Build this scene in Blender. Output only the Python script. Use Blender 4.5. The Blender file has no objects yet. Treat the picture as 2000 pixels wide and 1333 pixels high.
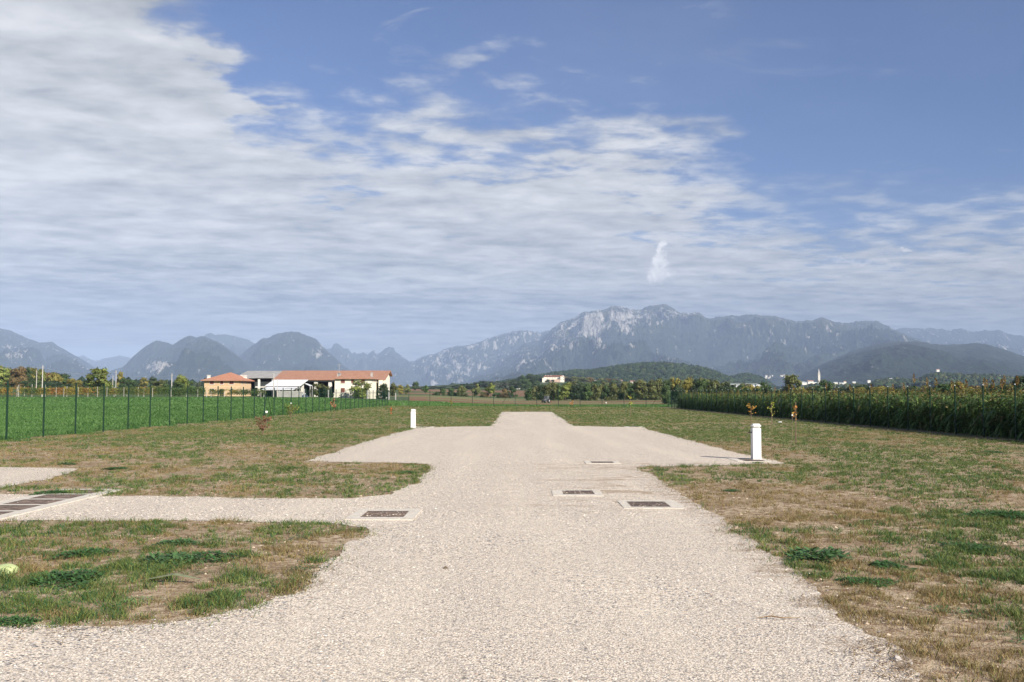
import bpy, bmesh, math, random
import numpy as np
from mathutils import Vector, Matrix, Euler
from mathutils.geometry import tessellate_polygon

# ------------------------------------------------------------------ camera, sky, sun, exposure
SC = bpy.context.scene
COL = SC.collection
FPX = 1944.0
PITCH = math.atan(102.5 / FPX)
CAM_H = 1.6
cam_d = bpy.data.cameras.new('camera')
cam_d.sensor_width = 36.0
cam_d.lens = 36.0 * FPX / 2000.0
cam_d.clip_start = 0.1
cam_d.clip_end = 90000.0
cam = bpy.data.objects.new('camera', cam_d)
COL.objects.link(cam)
cam.location = (0, 0, CAM_H)
cam.rotation_euler = (math.pi / 2 + PITCH, 0, 0)
SC.camera = cam

SUN_EL = 29.0        # degrees above the horizon
SUN_AZ = 43.0        # degrees to the right of straight behind the camera
SUN_STRENGTH = 4.8
SKY_STRENGTH = 0.07
EXPOSURE = 0.91
SC.view_settings.view_transform = 'Standard'
SC.view_settings.look = 'None'
SC.view_settings.gamma = 1.0
SC.view_settings.use_curve_mapping = False
SC.view_settings.exposure = EXPOSURE

sd = bpy.data.lights.new('sun', 'SUN')
sd.energy = SUN_STRENGTH
sd.angle = math.radians(0.5)
sd.color = (1.0, 0.94, 0.84)
sun = bpy.data.objects.new('sun', sd)
COL.objects.link(sun)
sdir = Vector((math.sin(math.radians(SUN_AZ)) * math.cos(math.radians(SUN_EL)),
               -math.cos(math.radians(SUN_AZ)) * math.cos(math.radians(SUN_EL)),
               math.sin(math.radians(SUN_EL))))
sun.rotation_euler = sdir.to_track_quat('Z', 'Y').to_euler()


class NT:
    """small node-tree helper"""
    def __init__(s, tree):
        s.t = tree
        s.n = tree.nodes
        s.l = tree.links

    def node(s, typ, **kw):
        n = s.n.new(typ)
        for k, v in kw.items():
            setattr(n, k, v)
        return n

    def put(s, inp, v):
        if isinstance(v, bpy.types.NodeSocket):
            s.l.new(v, inp)
        else:
            inp.default_value = v

    def math(s, op, a, b=None, c=None, clamp=False):
        n = s.node('ShaderNodeMath', operation=op)
        n.use_clamp = clamp
        s.put(n.inputs[0], a)
        if b is not None: s.put(n.inputs[1], b)
        if c is not None: s.put(n.inputs[2], c)
        return n.outputs[0]

    def mix(s, f, a, b, blend='MIX'):
        n = s.node('ShaderNodeMix', data_type='RGBA', blend_type=blend)
        n.clamp_factor = False
        s.put(n.inputs[0], f)
        s.put(n.inputs[6], a if isinstance(a, bpy.types.NodeSocket) else (*a, 1))
        s.put(n.inputs[7], b if isinstance(b, bpy.types.NodeSocket) else (*b, 1))
        return n.outputs[2]

    def ss(s, v, lo, hi, a=0.0, b=1.0):
        n = s.node('ShaderNodeMapRange', interpolation_type='SMOOTHSTEP')
        s.put(n.inputs[0], v)
        n.inputs[1].default_value = lo
        n.inputs[2].default_value = hi
        n.inputs[3].default_value = a
        n.inputs[4].default_value = b
        return n.outputs[0]

    def noise(s, vec, scale, detail=4, rough=0.55, dist=0.0, out=0):
        n = s.node('ShaderNodeTexNoise')
        s.put(n.inputs['Vector'], vec)
        n.inputs['Scale'].default_value = scale
        n.inputs['Detail'].default_value = detail
        n.inputs['Roughness'].default_value = rough
        n.inputs['Distortion'].default_value = dist
        return n.outputs[out]

    def vscale(s, vec, sc, off=(0, 0, 0), rot=(0, 0, 0)):
        n = s.node('ShaderNodeMapping')
        s.put(n.inputs[0], vec)
        n.inputs[1].default_value = off
        n.inputs[2].default_value = rot
        n.inputs[3].default_value = sc
        return n.outputs[0]


def elev(py):
    """tangent of elevation above the horizon for an image row"""
    return math.tan(math.atan((666.5 - py) / FPX) + PITCH)


def build_world():
    w = bpy.data.worlds.new('World')
    SC.world = w
    w.use_nodes = True
    k = NT(w.node_tree)
    k.n.clear()
    out = k.node('ShaderNodeOutputWorld')
    bg = k.node('ShaderNodeBackground')
    k.l.new(bg.outputs[0], out.inputs[0])
    bg.inputs[1].default_value = SKY_STRENGTH
    sky = k.node('ShaderNodeTexSky', sky_type='NISHITA')
    sky.sun_disc = False
    sky.sun_elevation = math.radians(SUN_EL)
    sky.sun_rotation = math.radians(180 - SUN_AZ)
    sky.altitude = 150
    sky.air_density = 1.0
    sky.dust_density = 0.6
    sky.ozone_density = 1.6
    skyc = k.mix(1.0, sky.outputs[0], (0.43, 0.54, 0.80), 'MULTIPLY')
    tc = k.node('ShaderNodeTexCoord').outputs['Generated']
    sep = k.node('ShaderNodeSeparateXYZ')
    k.l.new(tc, sep.inputs[0])
    X, Y, Z = sep.outputs
    ya = k.math('MAXIMUM', k.math('ABSOLUTE', Y), 0.12)
    u = k.math('DIVIDE', X, ya)
    v = k.math('DIVIDE', Z, ya)
    # cloud-layer plane coordinates: the direction hits a high sheet
    zz = k.math('ADD', k.math('MAXIMUM', Z, 0.0), 0.07)
    cmb = k.node('ShaderNodeCombineXYZ')
    k.put(cmb.inputs[0], k.math('DIVIDE', X, zz))
    k.put(cmb.inputs[1], k.math('DIVIDE', Y, zz))
    P = cmb.outputs[0]
    # boundary of the cloud sheet
    fc = k.node('ShaderNodeFloatCurve')
    pts = [(-700, -700), (250, -300), (400, -60), (455, 60), (500, 185), (580, 235), (670, 225), (740, 185), (850, 165),
           (1000, 150), (1150, 165), (1240, 185), (1310, 225), (1370, 285), (1430, 345), (1510, 380), (1650, 390),
           (1850, 380), (2000, 366), (2300, 350)]
    cv = fc.mapping.curves[0]
    fc.mapping.use_clip = False
    co = [((((px - 1000) / FPX) + 1.0) / 2.0, elev(py)) for px, py in pts]
    cv.points[0].location = (0.0, co[0][1]); cv.points[1].location = (1.0, co[-1][1])
    for x, y in co:
        cv.points.new(x, y)
    for q in cv.points: q.handle_type = 'VECTOR'
    fc.mapping.extend = 'HORIZONTAL'
    fc.mapping.update()
    wa = k.math('MULTIPLY', k.math('SUBTRACT', k.noise(P, 1.3, 5, 0.6), 0.5), 0.34)
    wb = k.math('MULTIPLY', k.math('SUBTRACT', k.noise(P, 4.5, 4, 0.6), 0.5), 0.14)
    k.put(fc.inputs[1], k.math('MULTIPLY_ADD', k.math('ADD', u, k.math('ADD', wa, wb)), 0.5, 0.5))
    vb = fc.outputs[0]
    edge = k.math('SUBTRACT', vb, v)            # > 0 inside the sheet
    rot = k.vscale(P, (1, 1, 1), rot=(0, 0, math.radians(-16)))
    st = k.vscale(rot, (0.85, 1.15, 1))
    n1 = k.noise(st, 2.1, 8, 0.56, 0.35)         # rolls of cloud
    n2 = k.noise(k.vscale(P, (1.25, 1.35, 1)), 5.0, 6, 0.55, 0.2)
    n3 = k.noise(P, 0.55, 3, 0.5, 0.2)
    nn = k.math('ADD', k.math('MULTIPLY', n1, 0.55), k.math('MULTIPLY', n2, 0.45))
    nc = k.math('SUBTRACT', nn, 0.5)
    e2 = k.math('ADD', k.math('MULTIPLY', edge, 12.0), k.math('MULTIPLY', nc, k.ss(u, 0.12, 0.24, 5.2, 2.6)))
    cov = k.ss(e2, -0.45, 1.15)
    holes = k.ss(k.math('ADD', k.math('ADD', nc, k.math('MULTIPLY', edge, 1.1)), 0.0), -0.05, 0.08, 0.42, 1.0)
    cov = k.math('MULTIPLY', cov, holes)
    cov = k.math('MULTIPLY', cov, 0.97)
    # thin wisps outside the sheet, only near it
    wv = k.vscale(P, (0.9, 1.6, 1), off=(3.3, 1.7, 0), rot=(0, 0, 0.5))
    wn = k.noise(wv, 1.5, 8, 0.6, 0.8)
    wp = k.math('MULTIPLY', k.ss(wn, 0.545, 0.72), k.ss(k.math('ABSOLUTE', k.math('ADD', u, 0.05)), 0.36, 0.12, 0.0, 1.0))
    wp = k.math('MULTIPLY', wp, 0.75)
    wp2 = k.math('MULTIPLY', k.ss(wn, 0.58, 0.75), 0.22)
    cov = k.math('MAXIMUM', k.math('MAXIMUM', cov, k.math('MULTIPLY', k.ss(n3, .35, .65), .07)), k.math('MAXIMUM', wp, wp2))
    # clear slot near the horizon at the left
    gu = k.math('DIVIDE', k.math('SUBTRACT', u, (195 - 1000) / FPX), 0.055)
    slot = k.math('MULTIPLY', k.ss(k.math('ABSOLUTE', gu), 1.5, 0.5, 0.0, 1.0), k.ss(k.math('ADD', v, k.math('MULTIPLY', nc, 0.02)), 0.052, 0.044, 0.0, 1.0))
    # cloud colour: white rolls, grey-blue undersides
    sh = k.noise(k.vscale(rot, (0.75, 1.25, 1), off=(7.1, 3.3, 0)), 2.8, 7, 0.56, 0.3)
    sh2 = k.noise(k.vscale(P, (0.35, 1.15, 1), off=(1.1, 9.3, 0)), 0.75, 5, 0.55, 0.3)
    lowv = k.ss(v, 0.02, 0.19, 1.0, 0.0)
    leftu = k.ss(u, 0.1, -0.5, 0.0, 1.0)
    shade = k.math('ADD', k.math('MULTIPLY', k.math('SUBTRACT', sh, 0.5), 2.7), k.math('MULTIPLY', k.math('SUBTRACT', sh2, 0.5), 1.6))
    shade = k.math('ADD', shade, k.math('MULTIPLY', k.math('SUBTRACT', n2, 0.5), 2.2))
    s = k.math('SUBTRACT', k.math('MULTIPLY_ADD', shade, 0.62, 0.70), k.math('MULTIPLY', lowv, 0.62))  # low clouds painted darker to offset the haze brightening them
    s = k.math('SUBTRACT', s, k.math('MULTIPLY', k.math('MULTIPLY', leftu, lowv), 0.25))
    s = k.math('MAXIMUM', k.math('MINIMUM', s, 1.1), -0.25)
    s = k.math('ADD', s, 0.0)
    ee = 0.545 / SKY_STRENGTH
    ccol = k.mix(s, (0.325 * ee, 0.35 * ee, 0.38 * ee), (0.80 * ee, 0.805 * ee, 0.815 * ee))
    col = k.mix(cov, skyc, ccol)
    col = k.mix(k.math('MULTIPLY', slot, 0.75), col, (0.50 * ee, 0.62 * ee, 0.74 * ee))
    # small bright cumulus
    wob = k.noise(tc, 42.0, 5, 0.6, out=1)
    ws = k.node('ShaderNodeSeparateXYZ'); k.l.new(wob, ws.inputs[0])
    wn2 = k.noise(tc, 75.0, 4, 0.6)
    puff = None
    for px, py, rx, ry, a in [(1290, 533, 25, 17, 1.0), (1293, 508, 15, 22, 1.0), (1292, 484, 10, 14, 1.0), (1272, 545, 12, 9, .7), (1765, 480, 12, 6, .55), (1690, 515, 90, 7, .35)]:
        du = k.math('DIVIDE', k.math('SUBTRACT', k.math('ADD', u, k.math('MULTIPLY_ADD', ws.outputs[0], 0.040, -0.020)), (px - 1000) / FPX), rx / FPX)
        dv = k.math('DIVIDE', k.math('SUBTRACT', k.math('ADD', v, k.math('MULTIPLY_ADD', ws.outputs[1], 0.034, -0.017)), elev(py)), ry / FPX)
        r = k.math('SQRT', k.math('ADD', k.math('MULTIPLY', du, du), k.math('MULTIPLY', dv, dv)))
        m = k.ss(r, 1.30, 0.25, 0.0, a)
        puff = m if puff is None else k.math('MAXIMUM', puff, m)
    pm = k.math('MULTIPLY', puff, k.ss(Y, 0.0, 0.1))
    col = k.mix(k.math('MULTIPLY', pm, k.ss(wn2, 0.30, 0.62, 0.45, 0.92)), col, (1.16 * ee, 1.13 * ee, 1.10 * ee))
    k.l.new(col, bg.inputs[0])
    w.cycles.sampling_method = 'MANUAL'
    w.cycles.sample_map_resolution = 512


build_world()
try:
    SC.cycles.use_denoising = True
    SC.cycles.max_bounces = 6
    SC.cycles.diffuse_bounces = 3
    SC.cycles.transparent_max_bounces = 8
    SC.cycles.volume_bounces = 0
    SC.cycles.sample_clamp_indirect = 6
except Exception:
    pass

# ------------------------------------------------------------------ numeric helpers
RNG = np.random.default_rng(7)
random.seed(7)


def hash2(ix, iy, seed):
    n = (ix.astype(np.int64) * 374761393 + iy.astype(np.int64) * 668265263 + seed * 974711) & 0x7fffffff
    n = ((n ^ (n >> 13)) * 1274126177) & 0x7fffffff
    n = (n ^ (n >> 16)) & 0xffffff
    return n / float(0xffffff)


def vnoise(x, y, seed=0):
    x = np.asarray(x, float); y = np.asarray(y, float)
    ix = np.floor(x); iy = np.floor(y)
    fx = x - ix; fy = y - iy
    fx = fx * fx * (3 - 2 * fx); fy = fy * fy * (3 - 2 * fy)
    a = hash2(ix, iy, seed); b = hash2(ix + 1, iy, seed)
    c = hash2(ix, iy + 1, seed); d = hash2(ix + 1, iy + 1, seed)
    return (a * (1 - fx) + b * fx) * (1 - fy) + (c * (1 - fx) + d * fx) * fy


def fbm(x, y, seed=0, octv=4, gain=0.5):
    t = 0; a = 1; s = 0; f = 1.0
    for o in range(octv):
        t = t + a * vnoise(np.asarray(x) * f + o * 17.3, np.asarray(y) * f - o * 9.1, seed + o)
        s += a; a *= gain; f *= 2.03
    return t / s


def ridged(x, y, seed=0, octv=5, gain=0.55):
    t = 0; a = 1; s = 0; f = 1.0
    for o in range(octv):
        n = 1 - np.abs(2 * vnoise(np.asarray(x) * f + o * 31.7, np.asarray(y) * f + o * 11.9, seed + o) - 1)
        t = t + a * n * n; s += a; a *= gain; f *= 2.1
    return t / s


SITE = 18.0 / FPX                     # the site's long axis points at this tangent
CSL = 0.0045                          # cross fall of the plot
TD = np.array([0, 125, 200, 230, 300, 390, 450, 600, 900, 1200, 1500, 2000, 3000, 6000, 40000], float)
TP = np.array([-800, 0, 300, 600, 800, 1000, 1100, 1300, 1700, 2800], float)
TZ = np.array([
    [0] * 10, [0] * 10,
    [.35, .35, .4, .35, -.2, -.7, -.8, -.6, 0, 0],
    [.5, .5, .5, .4, -.3, -.9, -1.0, -.8, 0, 0],
    [1.0, 1.0, .8, .4, -.2, -1.3, -1.4, -1.2, 0, 0],
    [2.5, 2.5, 1.6, .8, 0, -1.6, -1.6, -1.2, 0, 0],
    [4, 4, 2.5, 1.0, .2, -1.4, -1.4, -1, 0, 0],
    [6, 6, 4, 2, .6, -.9, -.9, -.3, 1, 1],
    [9, 9, 8, 5, 4, 2.6, 2.6, 2.5, 2, 2],
    [12, 12, 11, 9, 9, 10, 10, 6, 4, 4],
    [13, 13, 12, 10, 12, 19.5, 19.5, 10, 5, 5],
    [14, 14, 14, 12, 13, 17, 17, 12, 7, 7],
    [14, 14, 14, 12, 12, 12, 12, 12, 9, 9],
    [8, 8, 8, 8, 8, 8, 8, 8, 6, 6],
    [0] * 10], float)


def smst(t): return t * t * (3 - 2 * t)


def T(x, y):
    x = np.asarray(x, float); y = np.asarray(y, float)
    D = np.clip(y, 0, 39999)
    px = np.clip(1000 + FPX * x / np.maximum(y, 1.0), -799, 2799)
    i = np.clip(np.searchsorted(TD, D, side='right') - 1, 0, len(TD) - 2)
    j = np.clip(np.searchsorted(TP, px, side='right') - 1, 0, len(TP) - 2)
    a = (D - TD[i]) / (TD[i + 1] - TD[i]); b = smst((px - TP[j]) / (TP[j + 1] - TP[j]))
    z = (TZ[i, j] * (1 - b) + TZ[i, j + 1] * b) * (1 - a) + (TZ[i + 1, j] * (1 - b) + TZ[i + 1, j + 1] * b) * a
    return z - CSL * np.clip(x, -40, 40)


def ray(px, py):
    a = (px - 1000) / FPX; b = (666.5 - py) / FPX
    d = np.array([a, math.cos(PITCH) - b * math.sin(PITCH), math.sin(PITCH) + b * math.cos(PITCH)])
    return d / d[1]


def gp(px, py):
    """ground point seen at a pixel of the photograph (plot only: the plane z = -CSL x)"""
    d = ray(px, py)
    t = -CAM_H / (d[2] + CSL * d[0])
    return Vector((d[0] * t, t, CAM_H + d[2] * t))


def at(px, py, D):
    d = ray(px, py)
    return Vector((d[0] * D, D, CAM_H + d[2] * D))


def site(a, b, z=0.0):
    """plot coordinates -> world"""
    c = 1 / math.sqrt(1 + SITE * SITE)
    x = (a + b * SITE) * c; y = (b - a * SITE) * c
    return Vector((x, y, -CSL * max(-40, min(40, x)) + z))


# ------------------------------------------------------------------ materials
MATS = {}


def mat(name, col, rough=0.8, var=0.12, scale=8.0, bump=0.0, metallic=0.0, spec=0.3, attr=False, objcol=False, coords='Object'):
    if name in MATS: return MATS[name]
    m = bpy.data.materials.new(name); m.use_nodes = True
    k = NT(m.node_tree)
    b = k.n['Principled BSDF']
    b.inputs['Roughness'].default_value = rough
    b.inputs['Metallic'].default_value = metallic
    b.inputs['Specular IOR Level'].default_value = spec
    tc = k.node('ShaderNodeTexCoord').outputs[coords]
    n = k.noise(tc, scale, 5, 0.6)
    f = k.ss(n, 0.3, 0.7, 1 - var, 1 + var)
    base = (*col, 1)
    if attr:
        a = k.node('ShaderNodeAttribute', attribute_name='col')
        base = a.outputs[0]
    if objcol:
        oi = k.node('ShaderNodeObjectInfo')
        base = k.mix(1.0, a.outputs[0] if attr else col, oi.outputs['Color'], 'MULTIPLY')
    c = k.node('ShaderNodeVectorMath', operation='SCALE')
    k.put(c.inputs[0], base if isinstance(base, bpy.types.NodeSocket) else col)
    k.put(c.inputs['Scale'], f)
    k.l.new(c.outputs[0], b.inputs['Base Color'])
    if bump:
        bp = k.node('ShaderNodeBump')
        bp.inputs['Strength'].default_value = bump
        bp.inputs['Distance'].default_value = 0.02
        k.put(bp.inputs['Height'], k.noise(tc, scale * 3, 4, 0.6))
        k.l.new(bp.outputs[0], b.inputs['Normal'])
    MATS[name] = m
    return m


def leaf_mat(name, attr=True, objcol=False, trans=0.25, rough=0.55, col=(.1, .1, .1)):
    if name in MATS: return MATS[name]
    m = mat(name, col, rough, 0.15, 0.8, attr=attr, objcol=objcol, spec=0.25)
    k = NT(m.node_tree)
    b = k.n['Principled BSDF']
    out = k.n['Material Output']
    tr = k.node('ShaderNodeBsdfTranslucent')
    src = b.inputs['Base Color'].links[0].from_socket
    k.l.new(src, tr.inputs[0])
    ms = k.node('ShaderNodeMixShader'); ms.inputs[0].default_value = trans
    k.l.new(b.outputs[0], ms.inputs[1]); k.l.new(tr.outputs[0], ms.inputs[2])
    k.l.new(ms.outputs[0], out.inputs[0])
    return m


# ------------------------------------------------------------------ object helpers
def tag(o, label=None, cat=None, group=None, kind=None):
    if label: o['label'] = label
    if cat: o['category'] = cat
    if group: o['group'] = group
    if kind: o['kind'] = kind
    return o


def empty(name, loc, label, cat, group=None, rz=0.0):
    o = bpy.data.objects.new(name, None)
    COL.objects.link(o)
    o.empty_display_size = 0.3
    o.location = loc; o.rotation_euler = (0, 0, rz)
    return tag(o, label, cat, group)


def link_mesh(name, me, mats, parent=None, loc=None):
    o = bpy.data.objects.new(name, me)
    COL.objects.link(o)
    if mats is not None:
        for m in (mats if isinstance(mats, (list, tuple)) else [mats]):
            me.materials.append(m)
    if parent is not None: o.parent = parent
    if loc is not None: o.location = loc
    return o


def fast_mesh(name, V, F, cols=None, smooth=False, midx=None):
    """V (n,3); F list of arrays (m,3) or (m,4); cols (n,3) per vertex"""
    if not isinstance(F, list): F = [F]
    me = bpy.data.meshes.new(name)
    V = np.ascontiguousarray(V, dtype=np.float32)
    me.vertices.add(len(V)); me.vertices.foreach_set('co', V.ravel())
    tot = sum(f.size for f in F); nf = sum(len(f) for f in F)
    me.loops.add(tot); me.polygons.add(nf)
    me.loops.foreach_set('vertex_index', np.concatenate([f.ravel() for f in F]).astype(np.int32))
    st = []; o = 0
    for f in F:
        k = f.shape[1]
        st.append(o + np.arange(len(f)) * k); o += f.size
    me.polygons.foreach_set('loop_start', np.concatenate(st).astype(np.int32))
    if midx is not None: me.polygons.foreach_set('material_index', midx.astype(np.int32))
    me.polygons.foreach_set('use_smooth', np.full(nf, smooth))
    me.update(calc_edges=True)
    if cols is not None:
        a = me.color_attributes.new('col', 'FLOAT_COLOR', 'POINT')
        c = np.ones((len(V), 4), np.float32); c[:, :3] = cols
        a.data.foreach_set('color', c.ravel())
    return me


class MB:
    """collects simple shapes; build() links them as ONE mesh object"""
    def __init__(s): s.v = []; s.f = []

    def add(s, vs, fs):
        o = len(s.v); s.v += [tuple(v) for v in vs]; s.f += [tuple(i + o for i in f) for f in fs]; return s

    def box(s, x0, x1, y0, y1, z0, z1):
        return s.add([(x0, y0, z0), (x1, y0, z0), (x1, y1, z0), (x0, y1, z0), (x0, y0, z1), (x1, y0, z1), (x1, y1, z1), (x0, y1, z1)],
                     [(3, 2, 1, 0), (4, 5, 6, 7), (0, 1, 5, 4), (1, 2, 6, 5), (2, 3, 7, 6), (3, 0, 4, 7)])

    def tube(s, pts, rad, n=6, caps=True):
        pts = [Vector(p) for p in pts]
        rad = rad if isinstance(rad, (list, tuple)) else [rad] * len(pts)
        vs = []; fs = []
        for i, p in enumerate(pts):
            d = (pts[min(i + 1, len(pts) - 1)] - pts[max(i - 1, 0)]).normalized()
            a = d.orthogonal().normalized() if abs(d.z) > .9 else d.cross(Vector((0, 0, 1))).normalized()
            b = d.cross(a)
            for j in range(n):
                t = 2 * math.pi * j / n
                vs.append(p + (a * math.cos(t) + b * math.sin(t)) * rad[i])
        for i in range(len(pts) - 1):
            for j in range(n):
                fs.append((i * n + j, i * n + (j + 1) % n, (i + 1) * n + (j + 1) % n, (i + 1) * n + j))
        if caps:
            fs.append(tuple(range(n - 1, -1, -1))); fs.append(tuple((len(pts) - 1) * n + j for j in range(n)))
        return s.add(vs, fs)

    def quad(s, a, b, c, d, th=0.0):
        if th <= 0: return s.add([a, b, c, d], [(0, 1, 2, 3)])
        a, b, c, d = map(Vector, (a, b, c, d))
        n = (b - a).cross(d - a).normalized() * th
        v = [a, b, c, d, a - n, b - n, c - n, d - n]
        return s.add(v, [(0, 1, 2, 3), (7, 6, 5, 4), (0, 4, 5, 1), (1, 5, 6, 2), (2, 6, 7, 3), (3, 7, 4, 0)])

    def tri(s, a, b, c, th=0.0):
        if th <= 0: return s.add([a, b, c], [(0, 1, 2)])
        a, b, c = map(Vector, (a, b, c))
        n = (b - a).cross(c - a).normalized() * th
        return s.add([a, b, c, a - n, b - n, c - n], [(0, 1, 2), (5, 4, 3), (0, 3, 4, 1), (1, 4, 5, 2), (2, 5, 3, 0)])

    def build(s, name, m, parent=None, bevel=0.0, smooth=False, loc=None):
        me = bpy.data.meshes.new(name)
        me.from_pydata(s.v, [], s.f)
        bm = bmesh.new(); bm.from_mesh(me)
        bmesh.ops.recalc_face_normals(bm, faces=bm.faces)
        if bevel:
            bmesh.ops.bevel(bm, geom=list(bm.edges), offset=bevel, segments=2, affect='EDGES')
        bm.to_mesh(me); bm.free()
        if smooth: me.polygons.foreach_set('use_smooth', [True] * len(me.polygons))
        return link_mesh(name, me, m, parent, loc)


def dup(root, loc=None, rz=None, scale=None, label=None, group=None, color=None):
    r = root.copy(); COL.objects.link(r)
    if loc is not None: r.location = loc
    if rz is not None: r.rotation_euler = (0, 0, rz)
    if scale is not None: r.scale = scale if isinstance(scale, (tuple, list)) else (scale,) * 3
    if label: r['label'] = label
    if group: r['group'] = group
    if color: r.color = color
    for ch in list(root.children):
        c = ch.copy(); COL.objects.link(c); c.parent = r
        if color: c.color = color
        for g in list(ch.children):
            d = g.copy(); COL.objects.link(d); d.parent = c
    return r


# ------------------------------------------------------------------ ground, fields
def soil_mat():
    m = bpy.data.materials.new('plot_soil'); m.use_nodes = True
    k = NT(m.node_tree); b = k.n['Principled BSDF']
    b.inputs['Roughness'].default_value = 0.95; b.inputs['Specular IOR Level'].default_value = 0.1
    p = k.node('ShaderNodeNewGeometry').outputs['Position']
    n1 = k.noise(p, 0.9, 6, 0.6); n2 = k.noise(p, 9.0, 5, 0.65); n3 = k.noise(p, 55.0, 3, 0.6)
    c = k.mix(k.ss(n1, 0.38, 0.62), (0.33, 0.245, 0.150), (0.50, 0.39, 0.26))
    c = k.mix(k.ss(n2, 0.42, 0.62), c, (0.235, 0.155, 0.095))
    c = k.mix(k.ss(n3, 0.60, 0.72), c, (0.64, 0.54, 0.41))
    c = k.mix(k.ss(n3, 0.42, 0.30), c, (0.13, 0.09, 0.055))
    # far from the camera the sward closes: thatch of green and straw in the soil
    pn = k.noise(k.vscale(p, (0.5, 0.35, 1)), 0.9, 6, 0.62)
    sy = k.node('ShaderNodeSeparateXYZ'); k.put(sy.inputs[0], p)
    c = k.mix(k.math('MULTIPLY', k.ss(sy.outputs[1], 16, 48), k.ss(pn, .36, .58, .25, .8)), c, (.185, .180, .080))
    k.l.new(c, b.inputs['Base Color'])
    bp = k.node('ShaderNodeBump'); bp.inputs['Strength'].default_value = 0.9; bp.inputs['Distance'].default_value = 0.03
    k.put(bp.inputs['Height'], k.math('ADD', n2, k.math('MULTIPLY', n3, 0.5)))
    k.l.new(bp.outputs[0], b.inputs['Normal'])
    return m


def field_mat(name, c1, c2, c3, s1=0.05, s2=1.2, rowdir=None, rows=0.0, bump=0.5):
    m = bpy.data.materials.new(name); m.use_nodes = True
    k = NT(m.node_tree); b = k.n['Principled BSDF']
    b.inputs['Roughness'].default_value = 0.9; b.inputs['Specular IOR Level'].default_value = 0.1
    p = k.node('ShaderNodeNewGeometry').outputs['Position']
    n1 = k.noise(p, s1, 5, 0.6); n2 = k.noise(k.vscale(p, (1, .6, 1)), s2, 6, 0.7)
    c = k.mix(k.ss(n1, 0.35, 0.65), c1, c2)
    c = k.mix(k.ss(n2, 0.45, 0.70), c, c3)
    if rows:
        w = k.node('ShaderNodeTexWave'); w.bands_direction = rowdir or 'X'
        k.put(w.inputs['Vector'], p); w.inputs['Scale'].default_value = rows; w.inputs['Distortion'].default_value = 0.6
        c = k.mix(k.math('MULTIPLY', w.outputs['Fac'], 0.55), c, c3)
    k.l.new(c, b.inputs['Base Color'])
    bp = k.node('ShaderNodeBump'); bp.inputs['Strength'].default_value = bump; bp.inputs['Distance'].default_value = 0.15
    k.put(bp.inputs['Height'], n2)
    k.l.new(bp.outputs[0], b.inputs['Normal'])
    return m


def build_ground():
    ang = np.concatenate([np.arange(-180, -40, 4.0), np.arange(-40, -31, .5), np.arange(-31, 31, 0.16), np.arange(31, 40, .5), np.arange(40, 180, 4.0)])
    rr = np.concatenate([[0.0, 2.0], np.linspace(4, 118, 26), np.geomspace(120, 3000, 170), np.geomspace(3200, 38000, 34)])
    A, R = np.meshgrid(np.radians(ang), rr)
    X = np.sin(A) * R; Y = np.cos(A) * R
    Z = T(X, Y)
    Z = np.where(R > 300, Z + (fbm(X / 180, Y / 180, 5, 3) - .5) * 2.0 * np.clip((R - 300) / 1500, 0, 1) * 3, Z)
    na = len(ang); nr = len(rr)
    V = np.stack([X, Y, Z], -1).reshape(-1, 3)
    i, j = np.meshgrid(np.arange(nr - 1), np.arange(na), indexing='ij')
    j2 = (j + 1) % na
    F = np.stack([i * na + j, i * na + j2, (i + 1) * na + j2, (i + 1) * na + j], -1).reshape(-1, 4)[:, ::-1]
    cx = V[F].mean(1)
    x, y = cx[:, 0], cx[:, 1]
    u = 1000 + FPX * x / np.maximum(y, 1)
    a = x - SITE * y                     # lateral plot coordinate
    b = y + SITE * x
    mi = np.full(len(F), 5)              # meadow / scrub far away
    front = y > 0
    mi[(b < 124) & (a > -40) & (a < 60)] = 0
    mi[(a < -16.9) & (y < 232)] = 1      # bright crop beyond left fence
    strip = (b >= 124) & (a > -17) & (y < np.where(u < 1040, 215, 260 - np.clip(1090 - u, 0, 60) * 1.2))
    mi[strip] = 1
    mi[(b >= 124) & ~strip & (y >= 124) & (y < 400) & (u > 800) & (a > -60)] = 2     # brown plough land
    mi[(y >= 300) & (y < 345) & (u > 830)] = 4
    mi[(y >= 400) & (y < 520) & (u > 760)] = 4  # dry grass
    mi[(y >= 520) & (y < 1150) & (u > 700) & (u < 1100)] = 3
    mi[(y >= 640) & (y < 1000) & (u > 780) & (u < 1080) & (fbm(x / 90, y / 160, 3, 2) > .47)] = 2
    mi[(y >= 232) & (y < 2000) & (u < 700)] = 3
    mi[(y >= 126) & (u > 1300)] = 3
    me = fast_mesh('ground', V, F, smooth=True, midx=mi)
    o = link_mesh('ground', me, [
        soil_mat(),
        field_mat('crop_field', (.055, .135, .028), (.075, .165, .040), (.030, .085, .015), 0.08, 2.2),
        field_mat('ploughed_earth', (.20, .115, .065), (.26, .16, .095), (.14, .08, .045), 0.02, 0.8),
        field_mat('meadow_green', (.085, .125, .045), (.065, .105, .035), (.12, .13, .06), 0.01, 0.3),
        field_mat('dry_meadow', (.20, .19, .085), (.16, .17, .065), (.26, .20, .12), 0.02, 0.4),
        field_mat('plain', (.07, .10, .045), (.10, .12, .06), (.05, .075, .035), 0.003, 0.05)])
    tag(o, 'flat plot of thin grass and stony soil with green and brown fields behind', kind='structure')
    return o


build_ground()

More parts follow.
